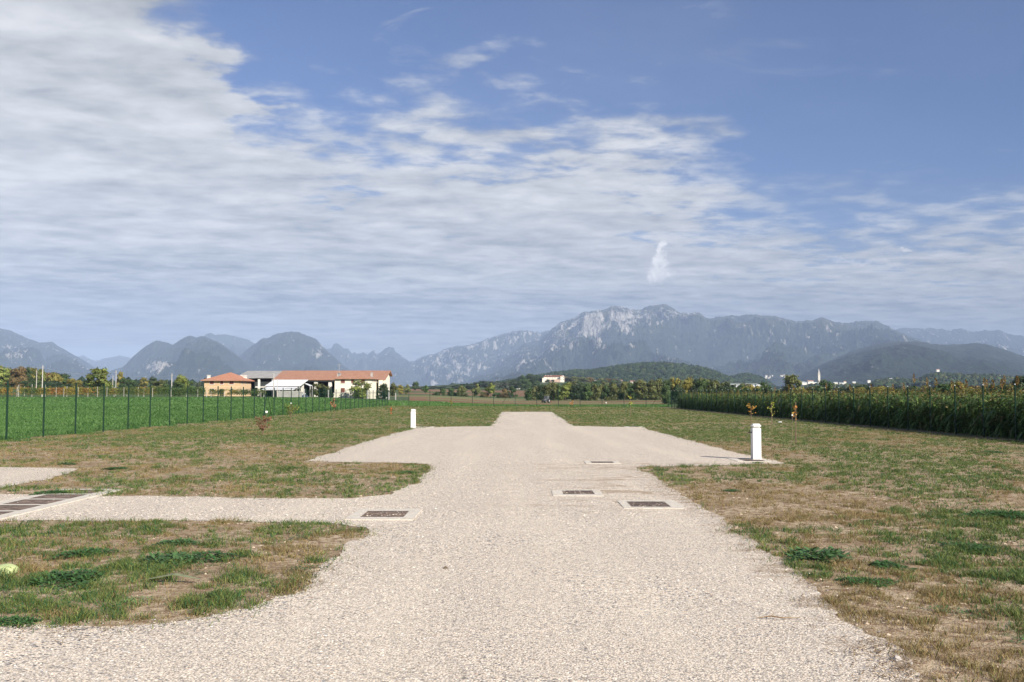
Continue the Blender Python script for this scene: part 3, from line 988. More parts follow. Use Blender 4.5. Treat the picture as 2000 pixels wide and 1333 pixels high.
def build_sorghum():
    src = [plant_mesh(100 + i, H=1.75, head=(i % 4 == 0), nleaf=13) for i in range(8)]
    lo = [plant_mesh(200 + i, H=1.75, head=(i % 6 == 3 and i > 3) or i == 0, nleaf=8) for i in range(6)]
    pos = []
    r = 0; a = 18.55
    while a < 100:
        far = a > 26
        st = .13 if a < 22 else (.24 if a < 26 else (.5 if a < 45 else 1.2))
        b = 4.0 if a < 30 else a * 1.2
        n = int((118 - b) / st)
        bb = b + np.arange(n) * st + RNG.uniform(-.06, .06, n)
        # beyond 70 m along the row, thin the front rows a little
        k = RNG.random(n) < np.where(bb > 60, .65, 1.0)
        pos.append(np.stack([np.full(k.sum(), a) + RNG.uniform(-.08, .08, k.sum()), bb[k], np.full(k.sum(), 1.0 if far else 0.0)], -1))
        a += .45 if a < 26 else (1.0 if a < 45 else 3.0)
    pos = np.concatenate(pos)
    x = pos[:, 0] + pos[:, 1] * SITE; y = pos[:, 1] - pos[:, 0] * SITE
    k = (x < y * .62 + 4); pos = pos[k]; x = x[k]; y = y[k]
    Vs = []; Fs = []; Cs = []; off = 0
    kind = RNG.integers(0, 8, len(x))
    for vi in range(8):
        for far in (0, 1):
            v, f, c = (lo[vi % 6] if far else src[vi])
            sel = (kind == vi) & (pos[:, 2] == far)
            n = int(sel.sum())
            if n == 0: continue
            X, Yy = x[sel], y[sel]
            ang = RNG.uniform(0, 2 * np.pi, n); ca, sa = np.cos(ang)[:, None], np.sin(ang)[:, None]
            s = RNG.uniform(.76, 1.12, n)[:, None] * (0.94 + .12 * fbm(X * .3, Yy * .3, 8, 2))[:, None]
            lx = RNG.normal(0, .05, n)[:, None]; ly = RNG.normal(0, .05, n)[:, None]
            vx = v[None, :, 0] * ca - v[None, :, 1] * sa; vy = v[None, :, 0] * sa + v[None, :, 1] * ca; vz = v[None, :, 2] * s
            W = np.stack([vx + X[:, None] + vz * lx, vy + Yy[:, None] + vz * ly, vz + T(X, Yy)[:, None] - .02], -1).reshape(-1, 3)
            Vs.append(W); Fs.append((f[None] + (off + np.arange(n) * len(v))[:, None, None]).reshape(-1, 4))
            cc = c[None] * RNG.uniform(.75, 1.25, (n, 1, 1)); Cs.append(cc.reshape(-1, 3)); off += n * len(v)
    me = fast_mesh('sorghum_crop', np.concatenate(Vs), np.concatenate(Fs), np.concatenate(Cs))
    tag(link_mesh('sorghum_crop', me, leaf_mat('sorghum_leaf', trans=.10, rough=.4)), 'tall dense green sorghum crop behind the right fence', kind='stuff', cat='crop')
    # the few stalks that stand well above the crop
    LM = leaf_mat('sorghum_leaf')
    protos = []
    for i in range(3):
        v, f, c = plant_mesh(300 + i, H=2.0, head=False, nleaf=7)
        stem = fast_mesh('tall_sorghum', v, f, c); stem.materials.append(LM)
        g = np.random.default_rng(i + 9); V = []; F = []; C = []
        for j in range(60):
            q = j / 60; a = g.uniform(0, 6.28); rr = .055 * math.sin(math.pi * (q * .85 + .1))
            p = np.array([math.cos(a) * rr, math.sin(a) * rr, 1.78 + q * .32]); s = g.uniform(.018, .032)
            d1 = g.normal(0, 1, 3); d1 /= np.linalg.norm(d1); d2 = np.cross(d1, g.normal(0, 1, 3)); d2 /= np.linalg.norm(d2)
            k = len(V); V += [p - d1 * s, p - d2 * s, p + d1 * s, p + d2 * s]; F.append((k, k + 1, k + 2, k + 3)); C += [np.array([.23, .14, .04]) * g.uniform(.7, 1.3)] * 4
        hd = fast_mesh('seed_head', np.array(V), np.array(F), np.array(C)); hd.materials.append(LM)
        protos.append((stem, hd))
    spots = [(1785, 731, 41), (1810, 738, 40), (1827, 739, 42), (1859, 744, 40), (1876, 746, 38), (1886, 742, 43), (1922, 739, 39), (1926, 741, 41), (1938, 742, 37.5),
             (1956, 741, 38), (1961, 733, 40), (1986, 734, 38), (1765, 748, 44), (1743, 750, 46), (1700, 750, 50), (1660, 751, 52), (1613, 749, 58), (1540, 752, 66), (1550, 753, 68), (1513, 756, 72)]
    labs = {0: 'tallest sorghum stalk with brown seed head, alone above the crop', 8: 'sorghum stalk with drooping leaf rising beside the second fence post from the right edge', 11: 'tall sorghum stalk with brown head nearest the right edge',
            10: 'high sorghum stalk with reddish head, one of a leaning pair near the right edge'}
    for i, (px, ty, D) in enumerate(spots):
        x = (px - 1000) / FPX * D
        if x - SITE * D < 18.5: D = 18.6 / ((px - 1000) / FPX - SITE) ; x = (px - 1000) / FPX * D
        top = at(px, ty, D).z; z0 = float(T(x, D)); s = (top - z0) / 2.10
        st, hd = protos[i % 3]
        o = bpy.data.objects.new('tall_sorghum', st); COL.objects.link(o)
        o.location = (x, D, z0); o.rotation_euler = (0, 0, i * 2.1); o.scale = (1, 1, s)
        tag(o, labs.get(i, 'thin sorghum stalk with brown seed head rising above the crop top'), 'sorghum plant', 'tall sorghum stalks above the crop')
        h = bpy.data.objects.new('seed_head', hd); COL.objects.link(h); h.parent = o


build_sorghum()

# ------------------------------------------------------------------ fences
GREEN = mat('fence_green_paint', (.002, .024, .012), .42, .10, 4, spec=.4)
WIREG = mat('fence_wire_green', (.006, .060, .032), .5, .05, 3, spec=.3)
CAPM = mat('pale_cap', (.55, .56, .55), .4, .05, 3)


def fence_line(name, label, p0, p1, n, H, caps=False, braces=(), wire_w=.003, step=.10, mesh_h=None):
    """posts from p0 to p1 (plot coords a,b), n posts"""
    A = site(*p0); B = site(*p1)
    root = empty(name, A, label, 'fence', 'green wire fences around the plot')
    pb = MB(); pb.tube([(0, 0, -.2), (0, 0, H)], .031, 8)
    post0 = None
    for i in range(n):
        t = i / (n - 1)
        P = A.lerp(B, t); P.z = float(T(P.x, P.y))
        if post0 is None:
            post0 = pb.build('post', GREEN, root, smooth=False); o = post0
        else:
            o = post0.copy(); COL.objects.link(o); o.parent = root
        o.location = P - A
        if caps:
            c = (cap0.copy() if i else MB().tube([(0, 0, H), (0, 0, H + .02), (0, 0, H + .035)], [.028, .028, .012], 8).build('cap', CAPM))
            if i == 0: cap0 = c
            else: COL.objects.link(c)
            c.parent = o; c.location = (0, 0, 0)
    # wire netting
    L = (B - A).length; d = (B - A).normalized(); nrm = Vector((-d.y, d.x, 0)) * .03
    m = int(L / step)
    s = (np.arange(m) + .5) * step
    w = wire_w / 2
    X = A.x + d.x * s; Y = A.y + d.y * s; Z = T(X, Y)
    hh = H - .06
    # each wire is a slim three-sided bar
    offs = [(-d.x * w, -d.y * w), (d.x * w, d.y * w), (-d.y * w * 1.6, d.x * w * 1.6)]
    V = []
    for (zo) in (.03, hh):
        for (ox, oy) in offs:
            V.append(np.stack([X + ox + nrm.x - A.x, Y + oy + nrm.y - A.y, Z + zo - A.z], -1))
    V = np.stack(V, 1).reshape(-1, 3)
    i = np.arange(m) * 6
    F = np.concatenate([np.stack([i, i + 1, i + 4, i + 3], -1), np.stack([i + 1, i + 2, i + 5, i + 4], -1), np.stack([i + 2, i, i + 3, i + 5], -1)])
    # horizontal wires
    hz = np.arange(.03, hh + .01, .10); hz = hz * (hh / hz[-1])
    seg = 24; ts = np.linspace(0, L, seg + 1)
    hx = A.x + d.x * ts; hy = A.y + d.y * ts; tz = T(hx, hy)
    HV = []; HF = []; o0 = len(V)
    for z in hz:
        for q in range(seg + 1):
            for (dz, dn) in ((-w, 0), (w, 0), (0, w * 1.6)):
                HV.append((hx[q] - A.x + nrm.x - d.y * dn, hy[q] - A.y + nrm.y + d.x * dn, tz[q] + z + dz - A.z))
    nz = len(hz)
    for r in range(nz):
        b = o0 + r * (seg + 1) * 3
        for q in range(seg):
            k = b + q * 3
            HF += [(k, k + 3, k + 4, k + 1), (k + 1, k + 4, k + 5, k + 2), (k + 2, k + 5, k + 3, k)]
    me = fast_mesh('wire_mesh', np.concatenate([V, np.array(HV)]), np.concatenate([F, np.array(HF)]))
    link_mesh('wire_mesh', me, WIREG, root)
    for (t, dirs) in braces:
        P = A.lerp(B, t); P.z = float(T(P.x, P.y)); q = P - A
        bm = MB().tube([q + Vector((0, 0, H * .8)) - d * .02 + Vector((d.y, -d.x, 0)) * 0, q + d * dirs * 1.1 + Vector((0, 0, .02))], .018, 6)
        bm.build('brace', GREEN, root)
    return root


FL0 = (-16.7, 12.25); FL1 = (-16.7, 124.75)
SP = 2.5
# left fence: 46 posts of which the first eight stand before the frame
fence_line('wire_fence', 'green wire fence with slim posts along the crop on the left', FL0, FL1, 46, 1.93, braces=((.473, 1), (.473, -1), (1.0, -1)))
fence_line('wire_fence', 'green wire fence with pale-capped posts along the tall sorghum on the right', (17.85, 8.7), (17.85, 121.2), 46, 2.0, caps=True, braces=((.98, -1),))
fence_line('wire_fence', 'low far green wire fence closing the plot between the two side fences', (-16.7, 124.75), (17.85, 121.2), 14, 1.95, braces=((.44, 1), (.44, -1), (.97, -1), (.03, 1)), step=.12)

# ------------------------------------------------------------------ water posts, drains
STUCCO = mat('white_stucco', (.72, .71, .69), .85, .05, 14, bump=.25)
CONC = mat('pale_concrete', (.62, .56, .47), .9, .10, 9, bump=.4)
IRON = mat('rusty_iron', (.20, .145, .11), .75, .45, 7, bump=.4, metallic=.2)
DARK = mat('dark_tap_metal', (.03, .03, .035), .4, .1, 10, metallic=.6)
BRASS = mat('brass', (.45, .36, .18), .35, .1, 10, metallic=.9)


def water_post(px, py, top, side, label, tapm):
    p = gp(px, py)
    H = at(px, top, p.y).z - p.z
    e = empty('water_post', p, label, 'water post', 'white water posts on the pitches', -math.atan(SITE))
    w = .105
    MB().box(-w, w, -w, w, -.05, H - .105).build('pillar', STUCCO, e, bevel=.008)
    c = MB()
    c.box(-w - .004, w + .004, -w - .004, w + .004, H - .097, H)
    c.build('cap', STUCCO, e, bevel=.028)
    z = H * .76
    t = MB()
    t.tube([(side * w, 0, z), (side * (w + .05), 0, z), (side * (w + .085), 0, z - .004), (side * (w + .10), 0, z - .035)], [.012, .011, .011, .010], 8)
    t.tube([(side * (w + .045), 0, z), (side * (w + .045), 0, z + .04)], .007, 6)
    t.tube([(side * (w + .045), -.03, z + .045), (side * (w + .045), .03, z + .045)], .008, 6)
    t.tube([(side * w, 0, z), (side * (w + .008), 0, z)], .022, 10)
    t.build('tap', tapm, e)
    return e


water_post(1477, 898.5, 828, -1, 'nearer white water post with a dark tap on its left side, right of the lane', DARK)
water_post(807, 836.5, 799.5, 1, 'farther white water post with a brass tap on its right side, left of the lane', BRASS)


def grate(px, py, wf, df, grates, label, rz=0.0, cover='bars', name='drain_grate', chips=0):
    """concrete frame at a point; grates = list of (cx, cy, w, d) openings in the frame's own metres"""
    p = gp(px, py)
    e = empty(name, p + Vector((0, 0, .006)), label, 'drain cover', 'concrete framed drain covers', -math.atan(SITE) + rz)
    z1 = .010
    # frame built as strips around the openings
    fr = MB()
    xs = sorted({-wf / 2, wf / 2, *[g[0] - g[2] / 2 for g in grates], *[g[0] + g[2] / 2 for g in grates]})
    ys = sorted({-df / 2, df / 2, *[g[1] - g[3] / 2 for g in grates], *[g[1] + g[3] / 2 for g in grates]})
    for i in range(len(xs) - 1):
        for j in range(len(ys) - 1):
            cx, cy = (xs[i] + xs[i + 1]) / 2, (ys[j] + ys[j + 1]) / 2
            if any(abs(cx - g[0]) < g[2] / 2 and abs(cy - g[1]) < g[3] / 2 for g in grates): continue
            x0, x1, y0, y1 = xs[i], xs[i + 1], ys[j], ys[j + 1]
            fr.quad((x0, y0, z1), (x1, y0, z1), (x1, y1, z1), (x0, y1, z1))
    fr.box(-wf / 2, wf / 2, -df / 2, df / 2, -.12, -.012)
    for (a, b, c, d) in ((-wf / 2, -wf / 2 + .002, -df / 2, df / 2), (wf / 2 - .002, wf / 2, -df / 2, df / 2), (-wf / 2, wf / 2, -df / 2, -df / 2 + .002), (-wf / 2, wf / 2, df / 2 - .002, df / 2)):
        fr.box(a, b, c, d, -.1, z1 - .0005)
    fr.build('concrete_frame', CONC, e)
    for g in grates:
        m = MB(); gx, gy, gw, gd = g
        m.box(gx - gw / 2 + .004, gx + gw / 2 - .004, gy - gd / 2 + .004, gy + gd / 2 - .004, z1 - .0075, z1 - .0055)
        if cover == 'bars':
            n = max(5, int(gw / .035))
            for q in range(n + 1):
                xx = gx - gw / 2 + .012 + (gw - .024) * q / n
                m.box(xx - .006, xx + .006, gy - gd / 2 + .006, gy + gd / 2 - .006, z1 - .0053, z1 - .0008)
        else:
            for q in range(6):
                for r in range(4):
                    cx = gx - gw / 2 + gw * (q + .5) / 6; cy = gy - gd / 2 + gd * (r + .5) / 4
                    m.box(cx - .03, cx + .03, cy - .006, cy + .006, z1 - .0053, z1 - .003)
        m.build('iron_cover', IRON, e)
    if chips:
        g = np.random.default_rng(int(px)); gx, gy, gw, gd = grates[0]
        c, s_ = math.cos(-math.atan(SITE)), math.sin(-math.atan(SITE))
        lx = gx + g.uniform(-.5, .5, chips) * gw; ly = gy + g.uniform(-.5, .5, chips) * gd
        CH.append(np.stack([p.x + lx * c - ly * s_, p.y + lx * s_ + ly * c, np.full(chips, p.z + .017)], -1))
        m = chips * 7; lx = g.uniform(-.56, .56, m) * wf; ly = g.uniform(-.56, .56, m) * df
        q = np.maximum(abs(lx) / wf, abs(ly) / df) * 2; kk = g.random(m) < np.clip((q - .55) * 1.9, 0, .9); lx = lx[kk]; ly = ly[kk]
        CH.append(np.stack([p.x + lx * c - ly * s_, p.y + lx * s_ + ly * c, np.full(len(lx), p.z + .017)], -1))
    return e


CH = []
grate(752, 1006.5, .86, 1.15, [(0, 0, .56, .66)], 'dark barred drain with a wide concrete frame at the end of the left gravel strip', chips=34)
grate(1127, 964.5, .80, .95, [(0.02, .06, .50, .60)], 'rusty barred drain in the middle of the lane, pebbles on its bars', chips=40)
grate(1270, 987, .86, 1.05, [(-0.03, 0, .56, .68)], 'rusty barred drain close to the right edge of the lane', chips=30)
grate(1176, 904.5, .80, .9, [(0, 0, .52, .5)], 'small far drain at the mouth of the right-hand pitch', chips=14)
gl = gp(118, 969)
gr0 = grate(44, 988, 1.02, 4.6, [(0, 1.83 - .74 * i - .0, .62, .62) for i in range(6)], 'long row of rusty covers in one pale concrete frame at the left edge', cover='plate')
grate(1462, 899.5, .80, 1.25, [(0.05, .18, .5, .42), (0.05, -.34, .5, .42)], 'double iron cover in a concrete slab at the foot of the nearer water post')
grate(828, 835.0, .9, 1.5, [(0.06, .1, .5, .8)], 'iron cover beside the foot of the farther water post')
grate(1238, 834.6, .9, 1.5, [(0, 0, .5, .8)], 'pale slab with iron cover at the far right corner of the pitches')
if CH:
    P = np.concatenate(CH); n = len(P)
    octa_stones(P, .006 + RNG.random(n) * .010, np.array([.62, .54, .44]) * RNG.uniform(.7, 1.3, (n, 1)), 'cover_pebbles', 'pebbles fallen on the iron drain covers')

# small litter
o = MB()
pp = gp(1524, 826)
g = random.Random(4)
o.add([(-.09, -.04, .01), (.0, -.06, .05), (.09, -.02, .015), (.10, .05, .05), (.0, .07, .02), (-.10, .04, .055), (0, 0, .075)],
      [(0, 1, 6), (1, 2, 6), (2, 3, 6), (3, 4, 6), (4, 5, 6), (5, 0, 6), (5, 4, 3, 2, 1, 0)])
tag(o.build('paper_scrap', mat('white_paper', (.75, .76, .78), .8, .05, 9), loc=pp), 'crumpled white paper scrap lying in the grass behind the nearer water post', 'litter')

pp = gp(12, 1118)
V = []; F = []
nr, ns = 6, 24
for i in range(nr + 1):
    q = i / nr
    for j in range(ns):
        a = 2 * math.pi * j / ns
        r = .10 * (1 - .0 * q) * math.sin(math.pi / 2 * (1 - q)) if i < nr else 0.0
        V.append((r * math.cos(a) * 1.15, r * math.sin(a), .075 * math.cos(math.pi / 2 * (1 - q)) + .004 * math.sin(5 * a) * (1 - q)))
for i in range(nr):
    for j in range(ns):
        F.append((i * ns + j, i * ns + (j + 1) % ns, (i + 1) * ns + (j + 1) % ns, (i + 1) * ns + j))
b = MB(); b.add(V, F)
tag(b.build('plastic_disc', mat('lime_plastic', (.42, .48, .22), .7, .12, 18), smooth=True, loc=pp), 'pale yellow-green domed disc half hidden in the grass at the left edge', 'disc')

# long straws and dry leaves on the lane near the right verge
for i, (px, py, L, lab) in enumerate([(1520, 1212, .16, 'dry brown twig lying on the gravel by the right verge'), (870, 1112, .05, 'dark crumb of soil on the middle of the lane'),
                                      (1752, 1292, .07, 'grey pebble at the right verge near the bottom edge'), (340, 1140, .22, 'long grey-green leaf lying across the nearest grass island')]):
    p = gp(px, py); b = MB()
    if 'pebble' in lab or 'crumb' in lab:
        s = L / 2
        b.add([(s, 0, 0), (.5 * s, .8 * s, 0), (-.6 * s, .8 * s, 0), (-s, -.1 * s, 0), (-.4 * s, -.9 * s, 0), (.6 * s, -.7 * s, 0), (.5 * s, .1 * s, .6 * s), (-.1 * s, .4 * s, .75 * s), (-.4 * s, -.3 * s, .6 * s)],
              [(0, 1, 6), (1, 7, 6), (1, 2, 7), (2, 3, 8, 7), (3, 4, 8), (4, 5, 6, 8), (5, 0, 6), (6, 7, 8)])
        m = mat('grey_pebble', (.42, .38, .34), .8, .15, 30) if 'pebble' in lab else mat('soil_crumb', (.12, .09, .06), .9, .2, 30)
        nm = 'pebble' if 'pebble' in lab else 'soil_crumb'
    elif 'leaf' in lab:
        b.quad((-L, -.02, .03), (0, -.035, .07), (0, .035, .075), (-L, .02, .03), .002); b.quad((0, -.035, .07), (L, -.01, .03), (L, .01, .03), (0, .035, .075), .002)
        m = mat('grey_leaf', (.20, .22, .12), .7, .2, 20); nm = 'fallen_leaf'
    else:
        b.tube([(-L, 0, .008), (-.3 * L, .01, .02), (.2 * L, -.01, .012), (L, .02, .006)], [.002, .005, .004, .0015], 5)
        b.tube([(-.3 * L, .01, .02), (-.1 * L, .06, .03)], [.003, .001], 5)
        m = mat('dry_twig', (.22, .14, .07), .8, .2, 20); nm = 'twig'
    tag(b.build(nm, m, loc=p + Vector((0, 0, .008))), lab, nm.replace('_', ' '))


# ------------------------------------------------------------------ saplings
BARK = mat('sapling_bark', (.20, .13, .09), .8, .2, 12)
BAMBOO = mat('bamboo_cane', (.26, .20, .13), .7, .15, 10)


def sapling(px, py, top, wpx, label, cols, nleaf, seed, leaf=.05, leaf_from=.35, stake=True, bushy=False, straight=True):
    p = gp(px, py)
    D = p.y; H = at(px, top, D).z - p.z; R = wpx / FPX * D / 2
    g = np.random.default_rng(seed)
    e = empty('sapling', p, label, 'sapling', 'young planted saplings')
    t = MB(); tips = []
    nst = 5 if bushy else 1
    for s in range(nst):
        a = g.uniform(0, 6.28); sp = R * .6 if bushy else R * .05
        pts = [Vector((0, 0, 0)), Vector((math.cos(a) * sp * .4, math.sin(a) * sp * .4, H * .45)), Vector((math.cos(a) * sp, math.sin(a) * sp, H * g.uniform(.8, 1)))]
        t.tube(pts, [.012, .008, .003], 5)
        nb = 5 if bushy else 9
        for b in range(nb):
            q = g.uniform(leaf_from, .95); a2 = g.uniform(0, 6.28)
            b0 = pts[0].lerp(pts[2], q); L = R * g.uniform(.5, 1.1) * (1.1 - q * .5)
            b1 = b0 + Vector((math.cos(a2) * L, math.sin(a2) * L, L * g.uniform(.2, .9)))
            if b1.z > H: b1.z = H
            t.tube([b0, b0.lerp(b1, .5) + Vector((0, 0, -.02)), b1], [.005, .004, .002], 4)
            tips.append((b0, b1))
    t.build('stem', BARK, e)
    V = []; F = []; C = []
    for i in range(nleaf):
        b0, b1 = tips[g.integers(0, len(tips))]
        q = b0.lerp(b1, g.uniform(.25, 1.05)) + Vector(g.normal(0, .03, 3))
        s = leaf * g.uniform(.6, 1.3)
        d1 = g.normal(0, 1, 3); d1 /= np.linalg.norm(d1); d2 = np.cross(d1, g.normal(0, 1, 3)); d2 /= np.linalg.norm(d2)
        q = np.array(q); k = len(V)
        V += [q - d1 * s * .6, q - d2 * s * .4, q + d1 * s * .6, q + d2 * s * .4]; F.append((k, k + 1, k + 2, k + 3))
        C += [np.array(cols[g.integers(0, len(cols))]) * g.uniform(.8, 1.25)] * 4
    link_mesh('leaves', fast_mesh('leaves', np.array(V), np.array(F), np.array(C)), leaf_mat('sapling_leaf', trans=.35), e)
    if stake:
        MB().tube([(.04, .03, -.1), (.03, .03, H * .85)], .007, 5).build('stake', BAMBOO, e)
    return e


ORG = [(.60, .33, .06), (.52, .22, .05), (.62, .45, .12)]
YEL = [(.45, .46, .07), (.55, .52, .12), (.30, .38, .06)]
COP = [(.20, .085, .05), (.15, .06, .04), (.28, .14, .08)]
sapling(1467, 833, 787, 26, 'sapling with orange-yellow leaves, seen just above the nearer water post', ORG, 70, 1, .075, .45, True)
sapling(1507, 836, 775, 26, 'sapling with lime-yellow leaves between two other saplings at right', YEL, 46, 2, .075, .35)
sapling(1554, 867, 771, 17, 'tallest bare-stemmed sapling at right with few yellow leaves', ORG, 30, 3, .065, .55)
sapling(513, 850, 813, 32, 'copper-brown bushy sapling in the left grass', COP, 330, 4, .05, .2, False, True)
sapling(567, 817, 789, 30, 'yellow-green bushy sapling close to the left fence', [(.22, .26, .04), (.30, .34, .07), (.12, .10, .04)], 260, 5, .07, .15, False, True)
sapling(652, 824, 768, 14, 'thin staked sapling with reddish-brown curled leaves by the left fence', [(.38, .17, .09), (.45, .24, .12), (.15, .08, .04)], 46, 6, .11, .55)
sapling(763, 812, 797, 12, 'tiny sapling with vivid red-orange leaves behind the farther water post', [(.65, .14, .04), (.6, .22, .06)], 26, 7, .09, .3, False)
sapling(882, 797, 780, 12, 'small far sapling with olive leaves before the far fence', [(.28, .24, .06), (.2, .2, .05)], 40, 8, .14, .3)
sapling(1117, 797, 784, 9, 'tiny orange-leaved sapling before the far fence', [(.6, .25, .05)], 22, 9, .15, .3, False)
sapling(1231, 815, 763, 14, 'slender yellow-leaved sapling on a tall cane right of the lane end', YEL, 60, 10, .10, .5)
# white tags on canes
for i, (px, py, top, s, lab) in enumerate([(520, 850, 803, .075, 'white plastic cap on a cane above the copper-brown sapling'), (568, 818, 787, .06, 'white cap on a cane in the yellow-green sapling'),
                                           (1548, 866, 810, .045, 'small white tag on a wire left of the tallest bare sapling'), (1184, 798, 786, .12, 'white marker in the green strip beyond the far fence')]):
    p = gp(px, py); H = at(px, top, p.y).z - p.z
    e = empty('marker_cane', p, lab, 'marker cane', 'white tipped marker canes')
    MB().tube([(0, 0, -.05), (0, 0, H - s)], .006, 5).build('cane', BAMBOO, e)
    MB().box(-s / 2, s / 2, -s / 2, s / 2, H - s, H).build('cap', mat('white_plastic', (.82, .82, .80), .5, .03, 5), e, bevel=s * .12)

# ------------------------------------------------------------------ trees
TB = mat('tree_bark', (.11, .085, .065), .9, .2, 3)
CROWN = leaf_mat('tree_leaf', attr=True, objcol=True, trans=.2)


def crown_mesh(kind, seed, nleaf=1100):
    """unit tree: height 1, crown radius about .5 in x and y (scaled per tree)"""
    g = np.random.default_rng(seed)
    cl = []
    if kind == 'round':
        for i in range(26):
            a = g.uniform(0, 6.28); zc = g.uniform(-.95, .95); r = math.sqrt(max(0, 1 - zc * zc)) * g.uniform(.35, .85)
            cl.append((math.cos(a) * r * .40, math.sin(a) * r * .40, .52 + zc * .37, g.uniform(.10, .21)))
    elif kind == 'tall':
        for i in range(18):
            zc = g.uniform(.16, .93); r = .34 * math.sin(math.pi * min(1, zc * .85 + .12)) * g.uniform(.3, 1)
            a = g.uniform(0, 6.28); cl.append((math.cos(a) * r, math.sin(a) * r, zc, g.uniform(.10, .19) * (1.1 - zc * .4)))
    else:   # bush: foliage to the ground
        for i in range(20):
            a = g.uniform(0, 6.28); zc = g.uniform(.10, .86); r = .40 * math.sqrt(max(.05, 1 - zc * zc)) * g.uniform(.2, 1)
            cl.append((math.cos(a) * r, math.sin(a) * r, zc, g.uniform(.12, .22)))
    V = []; C = []
    per = nleaf // len(cl)
    for (cx, cy, cz, r) in cl:
        tone = g.uniform(.75, 1.3)
        d = g.normal(0, 1, (per, 3)); d /= np.linalg.norm(d, axis=1)[:, None]
        rad = r * g.uniform(.40, 1.08, per)[:, None]
        P = np.array([cx, cy, cz]) + d * rad * np.array([1.1, 1.1, .85])
        s = g.uniform(.022, .050, per)[:, None]
        # leaf sprays lie roughly on the clump surface
        n = d + g.normal(0, .45, (per, 3)); n /= np.linalg.norm(n, axis=1)[:, None]
        t1 = np.cross(n, g.normal(0, 1, (per, 3))); t1 /= np.linalg.norm(t1, axis=1)[:, None]
        t2 = np.cross(n, t1)
        q = np.stack([P - t1 * s, P - t2 * s * .7, P + t1 * s, P + t2 * s * .7], 1)
        V.append(q.reshape(-1, 3)); c = tone * g.uniform(.7, 1.35, per)
        hue = g.normal(0, .12, per)
        cc = np.stack([c * (1 + hue), c, c * (1 - hue * .5)], -1)
        C.append(np.repeat(cc, 4, axis=0))
    V = np.concatenate(V); C = np.clip(np.concatenate(C), 0.2, 2.5)
    me = fast_mesh('crown', V, np.arange(len(V)).reshape(-1, 4), C)
    me.materials.append(CROWN)
    tk = MB()
    lean = g.uniform(-.03, .03)
    tk.tube([(0, 0, -.03), (lean, 0, .22), (lean * 1.5, .01, .5), (lean, 0, .8)], [.026, .019, .012, .004], 6)
    for i in range(5):
        a = g.uniform(0, 6.28); z = g.uniform(.2, .55); L = g.uniform(.15, .3)
        tk.tube([(lean, 0, z), (lean + math.cos(a) * L, math.sin(a) * L, z + L * .9)], [.010, .003], 4)
    tm = bpy.data.meshes.new('trunk'); tm.from_pydata(tk.v, [], tk.f); tm.materials.append(TB)
    return me, tm


PROT = {k: [crown_mesh(k, s * 13 + len(k), 3000) for s in range(5)] for k in ('round', 'tall', 'bush')}
COLS = {'dark': (.038, .058, .026), 'green': (.060, .095, .032), 'olive': (.105, .115, .040), 'yellow': (.185, .165, .04), 'rust': (.14, .10, .042),
        'lime': (.135, .16, .040), 'grey': (.085, .10, .07)}
TN = [0]


def tree(px, top, wpx, D, kind, col, label, group=None, base=None, name=None, jit=True):
    x = (px - 1000) / FPX * D
    z0 = float(T(x, D)) - .1
    H = max(at(px, top, D).z - z0, 1.0)
    W = wpx / FPX * D
    i = TN[0]; TN[0] += 1
    cm, tm = PROT[kind][i % 5]
    nm = name or ('bush' if kind == 'bush' else 'tree')
    cat = 'bush' if nm == 'bush' else 'tree'
    e = empty(nm, (x, D, z0), label, cat, group, (i * 2.399) % 6.28)
    k = {'round': .82, 'tall': .70, 'bush': .84}[kind]
    sc = (W / k, W / k, H / 0.99)
    c = np.array(COLS[col]) * 1.25 * (np.random.default_rng(i).uniform(.85, 1.2) if jit else 1)  # crown tint raised a quarter to give sunlit brightness
    for n2, m in (('crown', cm), ('trunk', tm)):
        o = bpy.data.objects.new(n2, m); COL.objects.link(o); o.parent = e; o.scale = sc
        o.color = (*c, 1)
    return e


def belt(x0, x1, tops, D0, D1, n, wr, cols, kinds, label, group, seed):
    wr = (wr[0] * 1.1, wr[1] * 1.15)
    g = np.random.default_rng(seed)
    tx = [t[0] for t in tops]; ty = [t[1] for t in tops]
    names = {'dark': 'dark green', 'green': 'green', 'olive': 'olive green', 'yellow': 'yellowing', 'rust': 'rust-brown', 'lime': 'light green', 'grey': 'grey-green'}
    for i in range(n):
        px = x0 + (x1 - x0) * (i + g.uniform(-.35, 1.35)) / n
        D = g.uniform(D0, D1)
        top = np.interp(px, tx, ty) + g.uniform(-1.5, 5.0)
        c = cols[g.integers(0, len(cols))]; k = kinds[g.integers(0, len(kinds))]
        tree(px, top, g.uniform(*wr), D, k, c, f'{names[c]} {label}', group)


# left wood on the low rise
LW = [(-400, 716), (0, 714), (30, 712), (60, 716), (85, 722), (110, 726), (128, 731), (152, 745)]
belt(-330, 150, LW, 440, 520, 46, (20, 38), ['olive', 'yellow', 'green', 'rust', 'olive', 'lime'], ['round', 'bush'], 'tree in the mixed wood on the left rise', 'trees of the left wood', 1)
belt(-320, 160, [(-400, 738), (0, 737), (60, 740), (150, 750)], 380, 430, 34, (20, 34), ['green', 'dark', 'dark', 'olive', 'rust'], ['bush'], 'shrubby tree along the lower edge of the left wood', 'lower edge of the left wood', 2)
belt(85, 155, [(85, 724), (128, 733), (152, 744)], 430, 440, 5, (16, 24), ['yellow', 'yellow', 'lime'], ['round'], 'autumn tree at the right end of the left wood', 'autumn trees at the end of the left wood', 3)
tree(193, 719, 52, 300, 'round', 'lime', 'large round yellow-green tree standing alone left of the farm')
tree(172, 738, 22, 330, 'bush', 'dark', 'dark bush pressed against the left side of the large round tree')
tree(236, 726, 15, 520, 'tall', 'yellow', 'small golden tree beside the thin utility pole')
